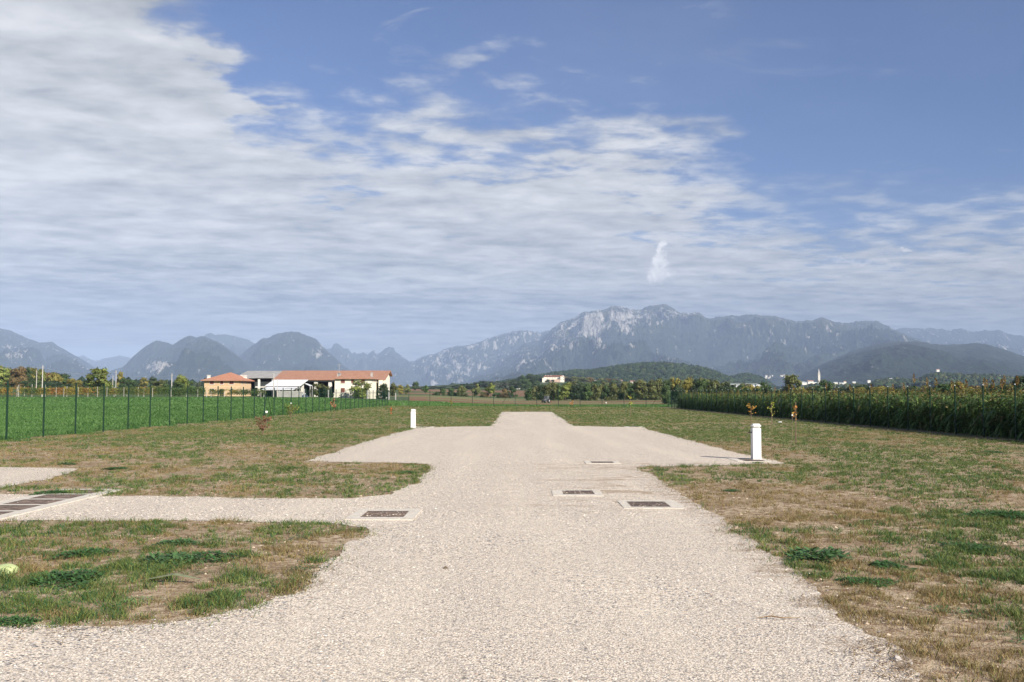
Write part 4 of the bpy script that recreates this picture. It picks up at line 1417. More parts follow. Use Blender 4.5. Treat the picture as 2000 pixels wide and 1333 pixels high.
tree(243, 737, 20, 500, 'round', 'green', 'dark green tree right of the golden tree')
tree(258, 741, 24, 560, 'bush', 'green', 'low green tree with rusty foot behind the vineyard')
tree(283, 738, 18, 600, 'tall', 'yellow', 'yellow topped tree in the hedge behind the small meadow')
tree(300, 736, 20, 560, 'round', 'dark', 'dark pointed tree in the hedge behind the small meadow')
tree(272, 744, 26, 620, 'bush', 'dark', 'dark hedge tree above the small meadow')
tree(312, 742, 36, 400, 'bush', 'olive', 'broad olive bush left of the second utility pole')
tree(326, 748, 22, 390, 'bush', 'green', 'green bush at the foot of the second utility pole')
tree(355, 733, 30, 290, 'round', 'lime', 'yellow and green tree between utility pole and orange house')
tree(350, 745, 32, 280, 'bush', 'green', 'dark green bush in front of the yellow and green tree')
tree(372, 744, 20, 300, 'tall', 'green', 'narrow green tree left of the orange house')
tree(388, 748, 18, 340, 'bush', 'grey', 'pale grey-green tree touching the orange house')
belt(240, 420, [(240, 752), (420, 756)], 640, 700, 12, (16, 26), ['dark', 'green', 'olive'], ['bush'], 'hedge tree far behind the vineyard', 'far hedge behind the vineyard', 4)

# farm planting
tree(625, 748, 42, 274, 'bush', 'olive', 'wide brownish-green shrub before the open barn')
tree(637, 755, 28, 273, 'bush', 'dark', 'dark leafy shrub right of the brownish-green shrub')
tree(707, 743, 42, 275, 'bush', 'lime', 'round light green tree before the cream farmhouse', jit=False)
tree(750, 748.5, 26, 272, 'bush', 'dark', 'clipped dark dome-shaped bush right of the cream farmhouse')
tree(557, 763, 7, 280, 'tall', 'dark', 'small dark conifer before the white canopies')
tree(768, 747, 18, 420, 'round', 'olive', 'small tree just right of the barn gable')
# single trees in the middle
for (px, top, w, k, c, lab) in [
    (782, 752, 13, 'tall', 'yellow', 'yellow tree, first of the row right of the barn'), (796, 752, 13, 'tall', 'olive', 'slim green tree touching the yellow tree'),
    (831, 753, 14, 'tall', 'green', 'slender light green tree before the brown field'), (865, 758, 16, 'bush', 'green', 'low spreading green tree between slender trees'),
    (881, 757, 15, 'round', 'green', 'dark green rounded tree left of the paler pair'), (902, 753, 20, 'round', 'olive', 'broad yellow-green tree in the middle row'),
    (931, 751, 17, 'tall', 'olive', 'upright green tree with yellow tips'), (958, 749, 20, 'tall', 'lime', 'tall rounded yellowish tree, brightest of the middle row'),
    (986, 759, 16, 'bush', 'rust', 'small dark brown tree in the middle row'), (1001, 754, 20, 'tall', 'green', 'light green tree beside the small brown tree')]:
    tree(px, top, w, 560, k, c, lab, 'single trees across the brown field')
belt(835, 1000, [(835, 766), (1000, 767)], 545, 580, 11, (12, 20), ['dark', 'green', 'rust', 'olive'], ['bush'], 'bush at the foot of the single trees', 'bushes under the single trees', 5)
tree(812, 745, 15, 900, 'round', 'green', 'distant round tree standing against the mountain foot')
belt(800, 1050, [(800, 757), (850, 757), (900, 752), (950, 745), (1000, 742), (1050, 740)], 1000, 1250, 60, (12, 24), ['dark', 'green', 'grey', 'dark'], ['round', 'bush'], 'tree on the slope left of the villa', 'trees on the slope left of the villa', 6)
belt(1005, 1062, [(1005, 738), (1030, 729), (1062, 733)], 1460, 1540, 9, (12, 18), ['dark', 'green'], ['round'], 'tree crowding the left side of the hilltop villa', 'trees left of the villa', 7)
belt(1104, 1210, [(1104, 735), (1130, 736), (1160, 739), (1200, 741)], 1420, 1560, 15, (14, 22), ['olive', 'green', 'rust', 'grey'], ['round'], 'tree right of the hilltop villa', 'trees right of the villa', 8)
belt(1100, 1330, [(1100, 745), (1200, 743), (1330, 746)], 900, 1200, 26, (16, 28), ['dark', 'green', 'olive', 'grey'], ['round', 'bush'], 'tree of the wood between villa rise and dense row', 'wood below the villa', 21)
tree(1069, 741, 10, 1440, 'bush', 'dark', 'dark shrub hugging the front wall of the villa')
tree(1079, 742, 8, 1440, 'bush', 'dark', 'smaller dark shrub in the middle of the villa front')
# dense row behind the tractor field
for (px, top, w, c) in [(1034, 757, 18, 'green'), (1045, 754, 18, 'olive'), (1057, 750, 18, 'dark'), (1069, 748, 20, 'olive'), (1081, 747, 18, 'olive'), (1091, 749, 18, 'green'), (1104, 744, 30, 'lime'),
                        (1121, 750, 18, 'dark'), (1133, 749, 20, 'dark'), (1146, 748, 22, 'green'), (1160, 749, 18, 'olive'), (1172, 748, 18, 'olive'), (1185, 751, 20, 'green'), (1200, 747, 26, 'olive'),
                        (1219, 746, 18, 'olive'), (1233, 748, 20, 'green'), (1251, 741, 30, 'olive'), (1272, 742, 24, 'olive'), (1290, 738, 24, 'olive'), (1304, 741, 22, 'green'), (1319, 736, 22, 'yellow'),
                        (1333, 741, 22, 'olive'), (1348, 736, 20, 'yellow')]:
    nm = {'dark': 'dark shaded', 'green': 'deep green', 'olive': 'olive', 'lime': 'bright sunlit', 'yellow': 'golden-topped'}[c]
    tree(px, top, w * 1.15, 430, 'round' if px % 2 else 'bush', c, f'{nm} tree of the dense row beyond the ploughed field', 'dense tree row beyond the ploughed field')
belt(1030, 1330, [(1030, 762), (1330, 758)], 438, 455, 26, (16, 24), ['dark', 'dark', 'green'], ['bush'], 'underwood of the dense tree row', 'underwood of the dense row', 9)
# right, behind the sorghum
belt(1330, 1500, [(1330, 742), (1350, 735), (1375, 737), (1400, 743), (1430, 745), (1470, 752), (1500, 750)], 330, 380, 18, (18, 28), ['olive', 'green', 'yellow', 'dark'], ['round', 'bush'], 'tree behind the far end of the sorghum', 'trees behind the far end of the sorghum', 10)
belt(1300, 1520, [(1300, 752), (1520, 757)], 250, 290, 22, (16, 24), ['dark', 'dark', 'green'], ['bush'], 'low hedge bush behind the sorghum', 'low hedge behind the sorghum', 11)
tree(1546, 732, 42, 330, 'round', 'olive', 'big round brownish tree left of the church tower', jit=False)
tree(1494, 745, 28, 300, 'bush', 'green', 'rounded green tree left of the big brownish tree')
tree(1571, 755, 22, 320, 'bush', 'yellow', 'golden bush at the right foot of the big brownish tree')
tree(1613, 742, 34, 340, 'bush', 'green', 'dark rounded tree just right of the church tower')
belt(1580, 2080, [(1580, 756), (1650, 750), (1700, 752), (1760, 756), (1850, 750), (1900, 752), (2080, 744)], 300, 480, 40, (22, 40), ['olive', 'rust', 'dark', 'yellow', 'green', 'dark'], ['bush', 'round'], 'tree in the hedge far behind the sorghum', 'hedge behind the sorghum', 12)
tree(1870, 743, 26, 300, 'round', 'yellow', 'bright golden tree above the sorghum near the right edge')
tree(1998, 733, 44, 240, 'bush', 'dark', 'dark tree mass at the right edge above the sorghum')
tree(1965, 748, 30, 270, 'bush', 'dark', 'dark bush left of the tree mass at the right edge')

# ------------------------------------------------------------------ vineyard on the left
def vine_row(D, x0, x1, H, label, posts, seed, gap=.22):
    g = np.random.default_rng(seed)
    X0, X1 = (x0 - 1000) / FPX * D, (x1 - 1000) / FPX * D
    xm = X0; e = empty('vine_row', (X0, D, float(T(X0, D))), label, 'vine row', 'rows of the vineyard')
    n = int((X1 - X0) * 210)
    x = g.uniform(X0, X1, n); z = g.beta(2.2, 2.0, n) * (H - .5) + .45 + g.normal(0, .1, n)
    dn = fbm(x * .35, z * .8, seed, 4, .6)
    k = dn > gap + .12; x, z, dn = x[k], z[k], dn[k]; n = len(x)
    y = g.normal(0, .22, n)
    s = g.uniform(.06, .14, n)[:, None]
    d1 = g.normal(0, 1, (n, 3)); d1 /= np.linalg.norm(d1, axis=1)[:, None]; d2 = np.cross(d1, g.normal(0, 1, (n, 3))); d2 /= np.linalg.norm(d2, axis=1)[:, None]
    P = np.stack([x - xm, y, z], -1)
    V = np.stack([P - d1 * s, P - d2 * s, P + d1 * s, P + d2 * s], 1).reshape(-1, 3)
    hue = fbm(x * .22, np.zeros(n), seed + 5, 3, .6) + g.normal(0, .06, n)
    pal = np.array([(.085, .13, .035), (.17, .18, .045), (.33, .25, .05), (.34, .15, .05), (.25, .11, .045)])
    c = pal[np.clip(((hue - .30) * 6.2).astype(int), 0, 4)] * g.uniform(.7, 1.3, (n, 1))
    link_mesh('foliage', fast_mesh('foliage', V, np.arange(len(V)).reshape(-1, 4), np.repeat(c, 4, axis=0)), leaf_mat('vine_leaf', trans=.25), e)
    pm = mat('vine_post_concrete', (.48, .44, .39), .85, .12, 5)
    for (px, top) in posts:
        x = (px - 1000) / FPX * D
        h = at(px, top, D).z - float(T(x, D))
        MB().box(x - xm - .042, x - xm + .042, -.36, -.26, -.1, h).build('post', pm, e)
    w = MB()
    for z in (.8, 1.4, 2.0): w.tube([(0, 0, z), (X1 - X0, 0, z)], .004, 4)
    w.build('wire', mat('thin_wire', (.3, .3, .3), .4, .05, 2, metallic=.7), e)
    return e


vine_row(236, -260, 404, 2.35, 'nearest autumn vine row with pale posts along the edge of the green crop',
         [(16, 751), (36, 756), (39, 752), (112, 757), (127, 759), (155, 757), (192.5, 756), (211, 757), (244, 757), (300, 758), (336, 760), (388, 761), (405, 766), (-60, 756), (-130, 756)], 3)
vine_row(244, -260, 400, 2.5, 'second vine row with grey posts just behind the nearest one', [(65, 751), (91, 752), (133, 755), (174, 757), (225, 757), (272, 757), (283, 758), (366, 760)], 5, .30)
vine_row(262, -260, 330, 2.6, 'third vine row, mostly hidden behind the first two', [(50, 755), (150, 757), (250, 759)], 6, .34)
vine_row(240, 408, 520, 2.0, 'low hedge-like vine row in front of the orange house', [(414, 765), (440, 765), (511, 766), (477, 768)], 9, .18)

# ------------------------------------------------------------------ farm buildings
def tile_mat(name, c1, c2):
    m = bpy.data.materials.new(name); m.use_nodes = True
    k = NT(m.node_tree); b = k.n['Principled BSDF']; b.inputs['Roughness'].default_value = .85
    tc = k.node('ShaderNodeTexCoord').outputs['Object']
    w = k.node('ShaderNodeTexWave'); w.bands_direction = 'X'; k.put(w.inputs['Vector'], tc); w.inputs['Scale'].default_value = 1.4; w.inputs['Distortion'].default_value = .3
    n = k.noise(tc, 1.3, 6, .75); n2 = k.noise(tc, .25, 3, .6)
    c = k.mix(k.ss(n, .35, .65), c1, c2)
    c = k.mix(k.math('MULTIPLY', w.outputs['Fac'], .3), c, tuple(v * .6 for v in c1))
    c = k.mix(k.ss(n2, .5, .75, 0, .5), c, (.30, .22, .16))
    k.l.new(c, b.inputs['Base Color'])
    MATS[name] = m
    return m


TILE = tile_mat('terracotta_tiles', (.34, .155, .095), (.46, .255, .165))
TILE2 = tile_mat('orange_roof_tiles', (.42, .17, .10), (.50, .25, .15))
OCHRE = mat('ochre_plaster', (.62, .44, .27), .9, .06, .8)
CREAM = mat('cream_plaster', (.74, .69, .57), .9, .06, .8)
WHITEW = mat('white_plaster', (.72, .69, .62), .9, .05, .8)
GREYR = mat('fibre_cement_roof', (.34, .33, .31), .9, .15, .5)
SHUT = mat('brown_shutter', (.17, .055, .04), .7, .1, 3)
GLASSD = mat('dark_window', (.03, .035, .04), .2, .1, 3, spec=.6)
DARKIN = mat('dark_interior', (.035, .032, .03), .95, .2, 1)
CONG = mat('grey_concrete', (.36, .35, .33), .9, .15, 1)
SHEETW = mat('white_tarpaulin', (.76, .76, .75), .6, .04, .6)
HAY = mat('hay', (.35, .30, .2), .95, .2, 2)


def Z(py, D): return at(0, py, D).z
def X(px, D): return (px - 1000) / FPX * D


def window(root, x, y, z0, w, h, m, axis='y', sill=True):
    """a recessed-looking window: dark pane, frame round it, sill"""
    f = MB()
    t = .07
    if axis == 'y':
        for (a, b, c, d) in ((x - w / 2 - t, x - w / 2, z0 - t, z0 + h + t), (x + w / 2, x + w / 2 + t, z0 - t, z0 + h + t), (x - w / 2, x + w / 2, z0 + h, z0 + h + t), (x - w / 2, x + w / 2, z0 - t, z0)):
            f.box(a, b, y - .05, y + .01, c, d)
        f.box(x - w / 2 - .15, x + w / 2 + .15, y - .16, y - .051, z0 - t - .06, z0 - t)
        fr = f.build('window', WHITEW, root)
        MB().box(x - w / 2 + .003, x + w / 2 - .003, y - .028, y + .012, z0 + .003, z0 + h - .003).build('shutter' if m is SHUT else 'pane', m, fr)
    else:
        for (a, b, c, d) in ((y - w / 2 - t, y - w / 2, z0 - t, z0 + h + t), (y + w / 2, y + w / 2 + t, z0 - t, z0 + h + t), (y - w / 2, y + w / 2, z0 + h, z0 + h + t), (y - w / 2, y + w / 2, z0 - t, z0)):
            f.box(x - .01, x + .05, a, b, c, d)
        fr = f.build('window', WHITEW, root)
        MB().box(x - .012, x + .028, y - w / 2 + .003, y + w / 2 - .003, z0 + .003, z0 + h - .003).build('shutter' if m is SHUT else 'pane', m, fr)
    return fr


def hip_roof(x0, x1, y0, y1, ze, zr, ridge, ov, th=.18):
    b = MB()
    A, B, C, D_ = (x0 - ov, y0 - ov, ze), (x1 + ov, y0 - ov, ze), (x1 + ov, y1 + ov, ze), (x0 - ov, y1 + ov, ze)
    ym = (y0 + y1) / 2
    R0, R1 = (ridge[0], ym, zr), (ridge[1], ym, zr)
    if abs(ridge[1] - ridge[0]) < .01:
        b.add([A, B, C, D_, R0], [(0, 1, 4), (1, 2, 4), (2, 3, 4), (3, 0, 4)])
    else:
        b.add([A, B, C, D_, R0, R1], [(0, 1, 5, 4), (1, 2, 5), (2, 3, 4, 5), (3, 0, 4)])
    b.box(x0 - ov, x1 + ov, y0 - ov, y1 + ov, ze - th, ze - .002)
    return b


def chimney(root, x, y, z0, z1, m=WHITEW, w=.55):
    c = MB(); c.box(x - w / 2, x + w / 2, y - w / 2, y + w / 2, z0, z1); c.box(x - w * .65, x + w * .65, y - w * .65, y + w * .65, z1 + .18, z1 + .28)
    for sx in (-1, 1):
        for sy in (-1, 1): c.box(x + sx * w * .4 - .06, x + sx * w * .4 + .06, y + sy * w * .4 - .06, y + sy * w * .4 + .06, z1, z1 + .18)
    c.build('chimney', m, root)


# orange house
D0 = 300.0
x0, x1 = X(399.5, D0), X(468, D0); y0, y1 = D0, D0 + 13.5
zb = float(T(x0, D0)) - .4; ze = Z(743.2, D0); zr = Z(727.5, D0 + 6.5)
e = empty('orange_house', ((x0 + x1) / 2, (y0 + y1) / 2, zb), 'two-storey orange farmhouse with hipped terracotta roof, left of the barns', 'house')
ex, ey, ez = e.location


class off_root:
    pass


def ch(o, root):   # parent keeping the world coordinates the shape was built in
    o.parent = root
    o.matrix_parent_inverse = Matrix.Translation(-Vector(root.location))
    return o


def bld(mb, name, m, root, **k):
    return ch(mb.build(name, m, None, **k), root)


bld(MB().box(x0, x1, y0, y1, zb, ze - .19), 'wall', OCHRE, e)
rf = bld(hip_roof(x0, x1, y0, y1, ze, zr, ((x0 + x1) / 2 + .7, (x0 + x1) / 2 + .7), .95), 'roof', TILE2, e)


def sub(o, root):
    return ch(o, root)


def windows(root, specs, y, D, m0):
    for (pa, pb, ya, yb, m) in specs:
        w = window(None, (X(pa, D) + X(pb, D)) / 2, y, Z(yb, D), X(pb, D) - X(pa, D), Z(ya, D) - Z(yb, D), m or m0)
        ch(w, root)


windows(e, [(410.5, 418.3, 744.6, 751, SHUT), (430.5, 436.8, 744.6, 751, SHUT), (448.5, 457, 744.6, 751, SHUT), (410.5, 419, 759.5, 767, GLASSD), (450.5, 456.5, 759.5, 769, GLASSD)], y0, D0, SHUT)
dd = bld(MB().box(X(430, D0), X(438, D0), y0 - .03, y0 + .02, zb + .4, Z(760, D0)), 'door', GLASSD, e)
for i in range(3):
    for (za, zb_) in ((745.5, 751.5), (760, 766)):
        w = window(None, x1, y0 + 3.2 + i * 3.8, Z(zb_, D0 + 5), .55, Z(za, D0 + 5) - Z(zb_, D0 + 5), SHUT if i == 2 else GLASSD, 'x'); ch(w, e)
for (cx, cyy, top) in ((X(409.3, 304), 303.5, 733), (X(474, 310), 310, 733.5), (X(479.3, 310), 310, 733.8)):
    c = MB(); w = .42
    c.box(cx - w, cx + w, cyy - w, cyy + w, ze, Z(top + 2.2, cyy)); c.box(cx - w * 1.2, cx + w * 1.2, cyy - w * 1.2, cyy + w * 1.2, Z(top + 1.2, cyy), Z(top, cyy))
    c.box(cx - w * .6, cx + w * .6, cyy - w * .6, cyy + w * .6, Z(top + 2.2, cyy), Z(top + 1.2, cyy))
    o = c.build('chimney', WHITEW, None); o.parent = rf; o.matrix_parent_inverse = rf.matrix_parent_inverse.copy() @ Matrix.Identity(4); o.matrix_parent_inverse = Matrix.Identity(4)
    o.location = (0, 0, 0)
# band course
bld(MB().box(x0 - .03, x1 + .03, y0 - .03, y0 - .002, Z(752.6, D0), Z(751.9, D0)), 'trim', mat('ochre_trim', (.5, .3, .12), .9, .05, 1), e)

# grey barn behind
Df, Db = 322.0, 338.0
xa, xb = X(462, Df), X(537, Df)
e = empty('grey_barn', ((xa + xb) / 2, (Df + Db) / 2, float(T(xa, Df))), 'open-fronted barn with pale grey corrugated roof between the orange house and the long red roof', 'barn')
zf = Z(738, Df); zr = Z(724.8, Db)
r = MB()
r.quad((xa - .6, Df - .5, zf), (xb + .3, Df - .5, zf), (xb + .3, Db, zr), (xa - .6, Db, zr), .2)
bld(r, 'roof', GREYR, e)
g0 = float(T(xa, Df)) - .3
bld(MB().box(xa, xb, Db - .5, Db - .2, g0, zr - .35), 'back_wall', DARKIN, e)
bld(MB().box(xa, xa + .25, Df + .5, Db - .5, g0, zf - .3), 'side_wall', CONG, e)
for px in (480, 506, 533):
    bld(MB().box(X(px, Df) - .32, X(px, Df) + .32, Df, Df + .6, g0, zf - .25), 'pillar', WHITEW if px == 506 else CONG, e)
bld(MB().box(X(493, Df), X(536, Df), Df + 3.0, Df + 3.4, Z(757, Df), Z(746, Df)), 'balcony_wall', WHITEW, e)
bld(MB().box(X(493, Df), X(536, Df), Df + 3.0, Db - 1, Z(758, Df), Z(757.2, Df)), 'floor_slab', CONG, e)

# long barn with terracotta roof
Df, Dr, Db = 310.0, 323.0, 328.0
xa, xb = X(537, Df), X(747.5, Df)
zf, zr, zk = Z(741.2, Df), Z(724.2, Dr), Z(734, Db)
g0 = float(T(-50, Df)) - .3
e = empty('long_barn', ((xa + xb) / 2, Dr, g0), 'long farm building under one terracotta roof with open dark bays and a cream gable', 'barn')
r = MB()
r.quad((xa - .5, Df - .6, zf - .1), (xb + .9, Df - .6, zf - .1), (xb + .9, Dr, zr), (xa - .5, Dr, zr), .22)
r.quad((xa - .5, Dr, zr), (xb + .9, Dr, zr), (xb + .9, Db + .6, zk - .1), (xa - .5, Db + .6, zk - .1), .22)
rf = bld(r, 'roof', TILE, e)
gb = MB()
gb.add([(xb, Df, g0), (xb, Db, g0), (xb, Db, zk - .3), (xb, Dr, zr - .3), (xb, Df, zf - .3), (xb - .3, Df, g0), (xb - .3, Db, g0), (xb - .3, Db, zk - .3), (xb - .3, Dr, zr - .3), (xb - .3, Df, zf - .3)],
       [(0, 1, 2, 3, 4), (9, 8, 7, 6, 5), (0, 5, 6, 1), (1, 6, 7, 2), (2, 7, 8, 3), (3, 8, 9, 4), (4, 9, 5, 0)])
bld(gb, 'gable_wall', CREAM, e)
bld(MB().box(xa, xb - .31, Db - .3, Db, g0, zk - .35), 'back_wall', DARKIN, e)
bld(MB().box(xa, xa + .3, Df, Db - .31, g0, zf - .35), 'side_wall', CONG, e)
for (px, w) in ((560, .4), (590, .4), (616.8, .55), (644.5, .5)):
    bld(MB().box(X(px, Df) - w, X(px, Df) + w, Df + .3, Df + 1.1, g0, zf - .4), 'pillar', WHITEW, e)
bld(MB().box(xa, X(652, Df), Df + .1, Df + .9, zf - .75, zf - .42), 'eaves_beam', CONG, e)
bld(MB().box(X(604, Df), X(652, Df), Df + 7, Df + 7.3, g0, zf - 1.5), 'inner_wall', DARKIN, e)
for px, t in ((614, 749), (650, 748)):
    pass
w = window(None, xb, Df + 13.6, Z(742, 320), .7, 1.0, SHUT, 'x'); ch(w, e)

# cream farmhouse
Dh = 296.0
x0, x1 = X(654, Dh), X(725.5, Dh); y0, y1 = Dh, Dh + 13.8
zb = float(T(x0, Dh)) - .4; ze = Z(739.6, Dh); zr = Z(725.8, Dh + 6.9)
e = empty('cream_farmhouse', ((x0 + x1) / 2, Dh + 6, zb), 'two-storey cream farmhouse with hipped red roof built against the long barn', 'house')
bld(MB().box(x0, x1, y0, y1, zb, ze - .19), 'wall', CREAM, e)
rx = X(695, Dh + 6.9)
rf = bld(hip_roof(x0, x1, y0, y1, ze, zr, (rx - .3, rx + .3), .8), 'roof', TILE, e)
windows(e, [(666, 674, 741.8, 748.6, SHUT), (686.2, 692.6, 741.8, 748.6, SHUT), (704.4, 713, 741.8, 748.6, SHUT), (666, 674, 758.3, 767, SHUT), (704, 712, 758.3, 767, GLASSD)], y0, Dh, SHUT)
for i in range(3):
    w = window(None, x1, y0 + 2.8 + i * 3.4, Z(748, Dh + 6), .6, 1.1, SHUT if i else GLASSD, 'x'); ch(w, e)
for (px, Dc, top) in ((661, 300, 729), (664, 300, 729), (726, 303, 728)):
    cx = X(px, Dc); w = .3
    c = MB(); c.box(cx - w, cx + w, Dc - w, Dc + w, ze, Z(top + 1.5, Dc)); c.box(cx - w * 1.3, cx + w * 1.3, Dc - w * 1.3, Dc + w * 1.3, Z(top + .8, Dc), Z(top, Dc)); c.box(cx - w * .6, cx + w * .6, Dc - w * .6, Dc + w * .6, Z(top + 1.5, Dc), Z(top + .8, Dc))
    o = c.build('chimney', CONG, None); o.parent = rf
an = MB(); ax = X(662.5, 301); an.tube([(ax, 301, ze + .5), (ax, 301, Z(711, 301))], .035, 5); an.tube([(ax - .9, 301, Z(713, 301)), (ax + .9, 301, Z(713, 301))], .02, 4); an.tube([(ax - .6, 301, Z(715, 301)), (ax + .6, 301, Z(715, 301))], .02, 4)
o = an.build('aerial', mat('aerial_metal', (.6, .6, .6), .4, .05, 2, metallic=.5), None); o.parent = rf
bld(MB().box(X(737.8, 304), X(744.5, 304), 306, 309.6, zb, Z(743, 305)), 'annex', CREAM, e)

# white canopies
def canopy(label, pa, pb, Dfr, Dbk, yf, yb, pxs_b, legs):
    A = Vector((X(pa, Dfr), Dfr, Z(yf, Dfr))); B = Vector((X(pb, Dfr), Dfr, Z(yf, Dfr)))
    C_ = Vector((X(pxs_b[1], Dbk), Dbk, Z(yb, Dbk))); D_ = Vector((X(pxs_b[0], Dbk), Dbk, Z(yb, Dbk)))
    g = float(T(A.x, Dfr))
    e = empty('canopy', ((A.x + B.x) / 2, Dfr, g), label, 'canopy', 'white canopies of the farm')
    bld(MB().quad(A, B, C_, D_, .12), 'cover', SHEETW, e)
    for t in legs:
        p = A.lerp(B, t)
        bld(MB().box(p.x - .12, p.x + .12, p.y + .1, p.y + .34, g - .1, p.z - .16), 'leg', CONG, e)
    return e


canopy('large white sloping canopy hung from the eaves of the long barn', 517.7, 587, 295, 309, 754, 742, (535.5, 602.6), (.02, .5, .97))
canopy('lower white canopy under the front edge of the large one', 511, 574, 284, 293.5, 761.5, 756, (523, 582), (.08, .55, .95))
canopy('small beige tilted canopy at the right of the large white one', 604, 611, 299, 306, 753.5, 749.2, (594, 600), (.3, .9))
e = empty('garden_wall', (X(565, 276), 276, float(T(X(565, 276), 276))), 'long grey concrete garden wall in front of the canopies', 'wall')
zz = float(T(X(565, 276), 276))
bld(MB().box(X(541, 276), X(590, 276), 276, 276.25, zz - .3, Z(765.5, 276)), 'panel', CONG, e)
bld(MB().box(X(541, 276), X(590, 276), 275.9, 276.35, Z(765.5, 276), Z(764.6, 276)), 'coping', WHITEW, e)
e = empty('garden_wall', (X(680, 280), 280, float(T(X(680, 280), 280))), 'low cream garden wall before the cream farmhouse', 'wall')
bld(MB().box(X(652, 280), X(735, 280), 280, 280.25, float(T(-45, 280)) - .3, Z(768, 280)), 'panel', CREAM, e)
bld(MB().box(X(652, 280), X(735, 280), 279.92, 280.33, Z(768, 280), Z(767.3, 280)), 'coping', CONG, e)
# shed with glazed front
xs0, xs1 = X(562, 290), X(590, 290); zg = float(T(xs0, 290))
e = empty('lean_to_shed', ((xs0 + xs1) / 2, 290, zg), 'small glazed shed with slanting roof under the white canopies', 'shed')
bld(MB().box(xs0, xs1, 288, 291.8, zg - .2, Z(766, 288)), 'wall', CONG, e)
for i in range(4):
    xx = xs0 + (xs1 - xs0) * (i + .5) / 4
    fr = bld(MB().box(xx - .42, xx + .42, 287.93, 287.99, Z(765.8, 288), Z(758.8, 288)), 'window', WHITEW, e)
    o = MB().box(xx - .34, xx + .34, 287.9, 287.925, Z(765.2, 288), Z(759.4, 288)).build('pane', GLASSD, None); o.parent = fr
bld(MB().quad((xs0 - .3, 287.6, Z(758.6, 288)), (xs1 + .3, 287.6, Z(758.6, 288)), (xs1 + .3, 292, Z(757.6, 290)), (xs0 - .3, 292, Z(757.6, 290)), .08), 'roof', GREYR, e)
# heap under sheet
b = MB(); hx = X(594, 278); hz = float(T(hx, 278))
b.add([(-1.1, 0, 0), (1.0, -.2, 0), (1.2, 1.2, 0), (-1, 1.1, 0), (-.5, .4, .7), (.3, .5, 1.15), (.9, .5, .5)], [(0, 1, 6, 5, 4), (1, 2, 6), (2, 5, 6), (2, 3, 4, 5), (3, 0, 4), (3, 2, 1, 0)])
tag(b.build('sheeted_heap', SHEETW, loc=(hx, 278, hz)), 'small heap under white sheeting beside the garden wall', 'heap')
# concrete posts near the farm
for i, (px, top, D, lab) in enumerate([(595, 760, 270, 'grey post, leftmost of the farm fence posts'), (611, 762, 270, 'grey post before the brownish-green shrub'), (642, 762, 270, 'grey post right of the brownish-green shrub'),
                                       (718, 763, 268, 'grey post before the round light green tree'), (760, 766, 262, 'grey post right of the clipped dome bush'), (773, 768, 262, 'lone pale post right of the farm')]):
    x = X(px, D); z = float(T(x, D)); h = Z(top, D) - z
    tag(MB().box(-.14, .14, -.14, .14, -.2, h).build('concrete_post', CONG, loc=(x, D, z), bevel=.02), lab, 'post', 'concrete posts near the farm')


# utility poles
def pole(px, top, D, r, label, arms=True):
    x = X(px, D); z = float(T(x, D)); h = Z(top, D) - z
    e = empty('utility_pole', (x, D, z), label, 'utility pole', 'utility poles on the left')
    MB().tube([(0, 0, -.3), (0, 0, h)], [r * 1.25, r * .8], 8).build('pole', mat('pole_concrete', (.50, .46, .41), .8, .1, 2), e)
    if arms:
        MB().tube([(-.35, 0, h - .5), (.35, 0, h - .5)], .04, 5).build('crossarm', CONG, e)
    return Vector((x, D, z + h - .5))


q1 = pole(83.5, 714, 250, .12, 'thick pale concrete pole behind the second fence post from the left')
q2 = pole(72, 724, 330, .11, 'thin brownish pole left of the thick pale pole')
q3 = pole(227, 724, 300, .10, 'slim pale pole right of the large round tree')
q4 = pole(221, 734, 400, .12, 'faint grey pole just left of the slim pale pole')
q5 = pole(336, 730, 280, .12, 'pale concrete pole between the vineyard and the yellow-green tree')
q6 = pole(535, 730, 275, .13, 'grey pole in front of the joint of grey and red barn roofs')
q7 = pole(542, 741, 276, .08, 'short thin pole beside the grey pole before the barns', False)
wm = mat('overhead_wire', (.5, .5, .5), .4, .05, 2, metallic=.4)


def cable(a, b, sag, label):
    pts = [a.lerp(b, t / 10) + Vector((0, 0, -sag * 4 * (t / 10) * (1 - t / 10))) for t in range(11)]
    tag(MB().tube(pts, .018, 4).build('overhead_cable', wm), label, 'cable', 'overhead cables')


cable(q1 + Vector((-60, -10, .3)), q1, .8, 'overhead cable running off to the left from the thick pale pole')
cable(q1, q3, 1.2, 'overhead cable between the thick pale pole and the slim pale pole')
cable(q3, q5, 1.0, 'overhead cable between the slim pale pole and the pole by the vineyard')
cable(q5, q6, 1.4, 'overhead cable from the vineyard pole to the farm pole')

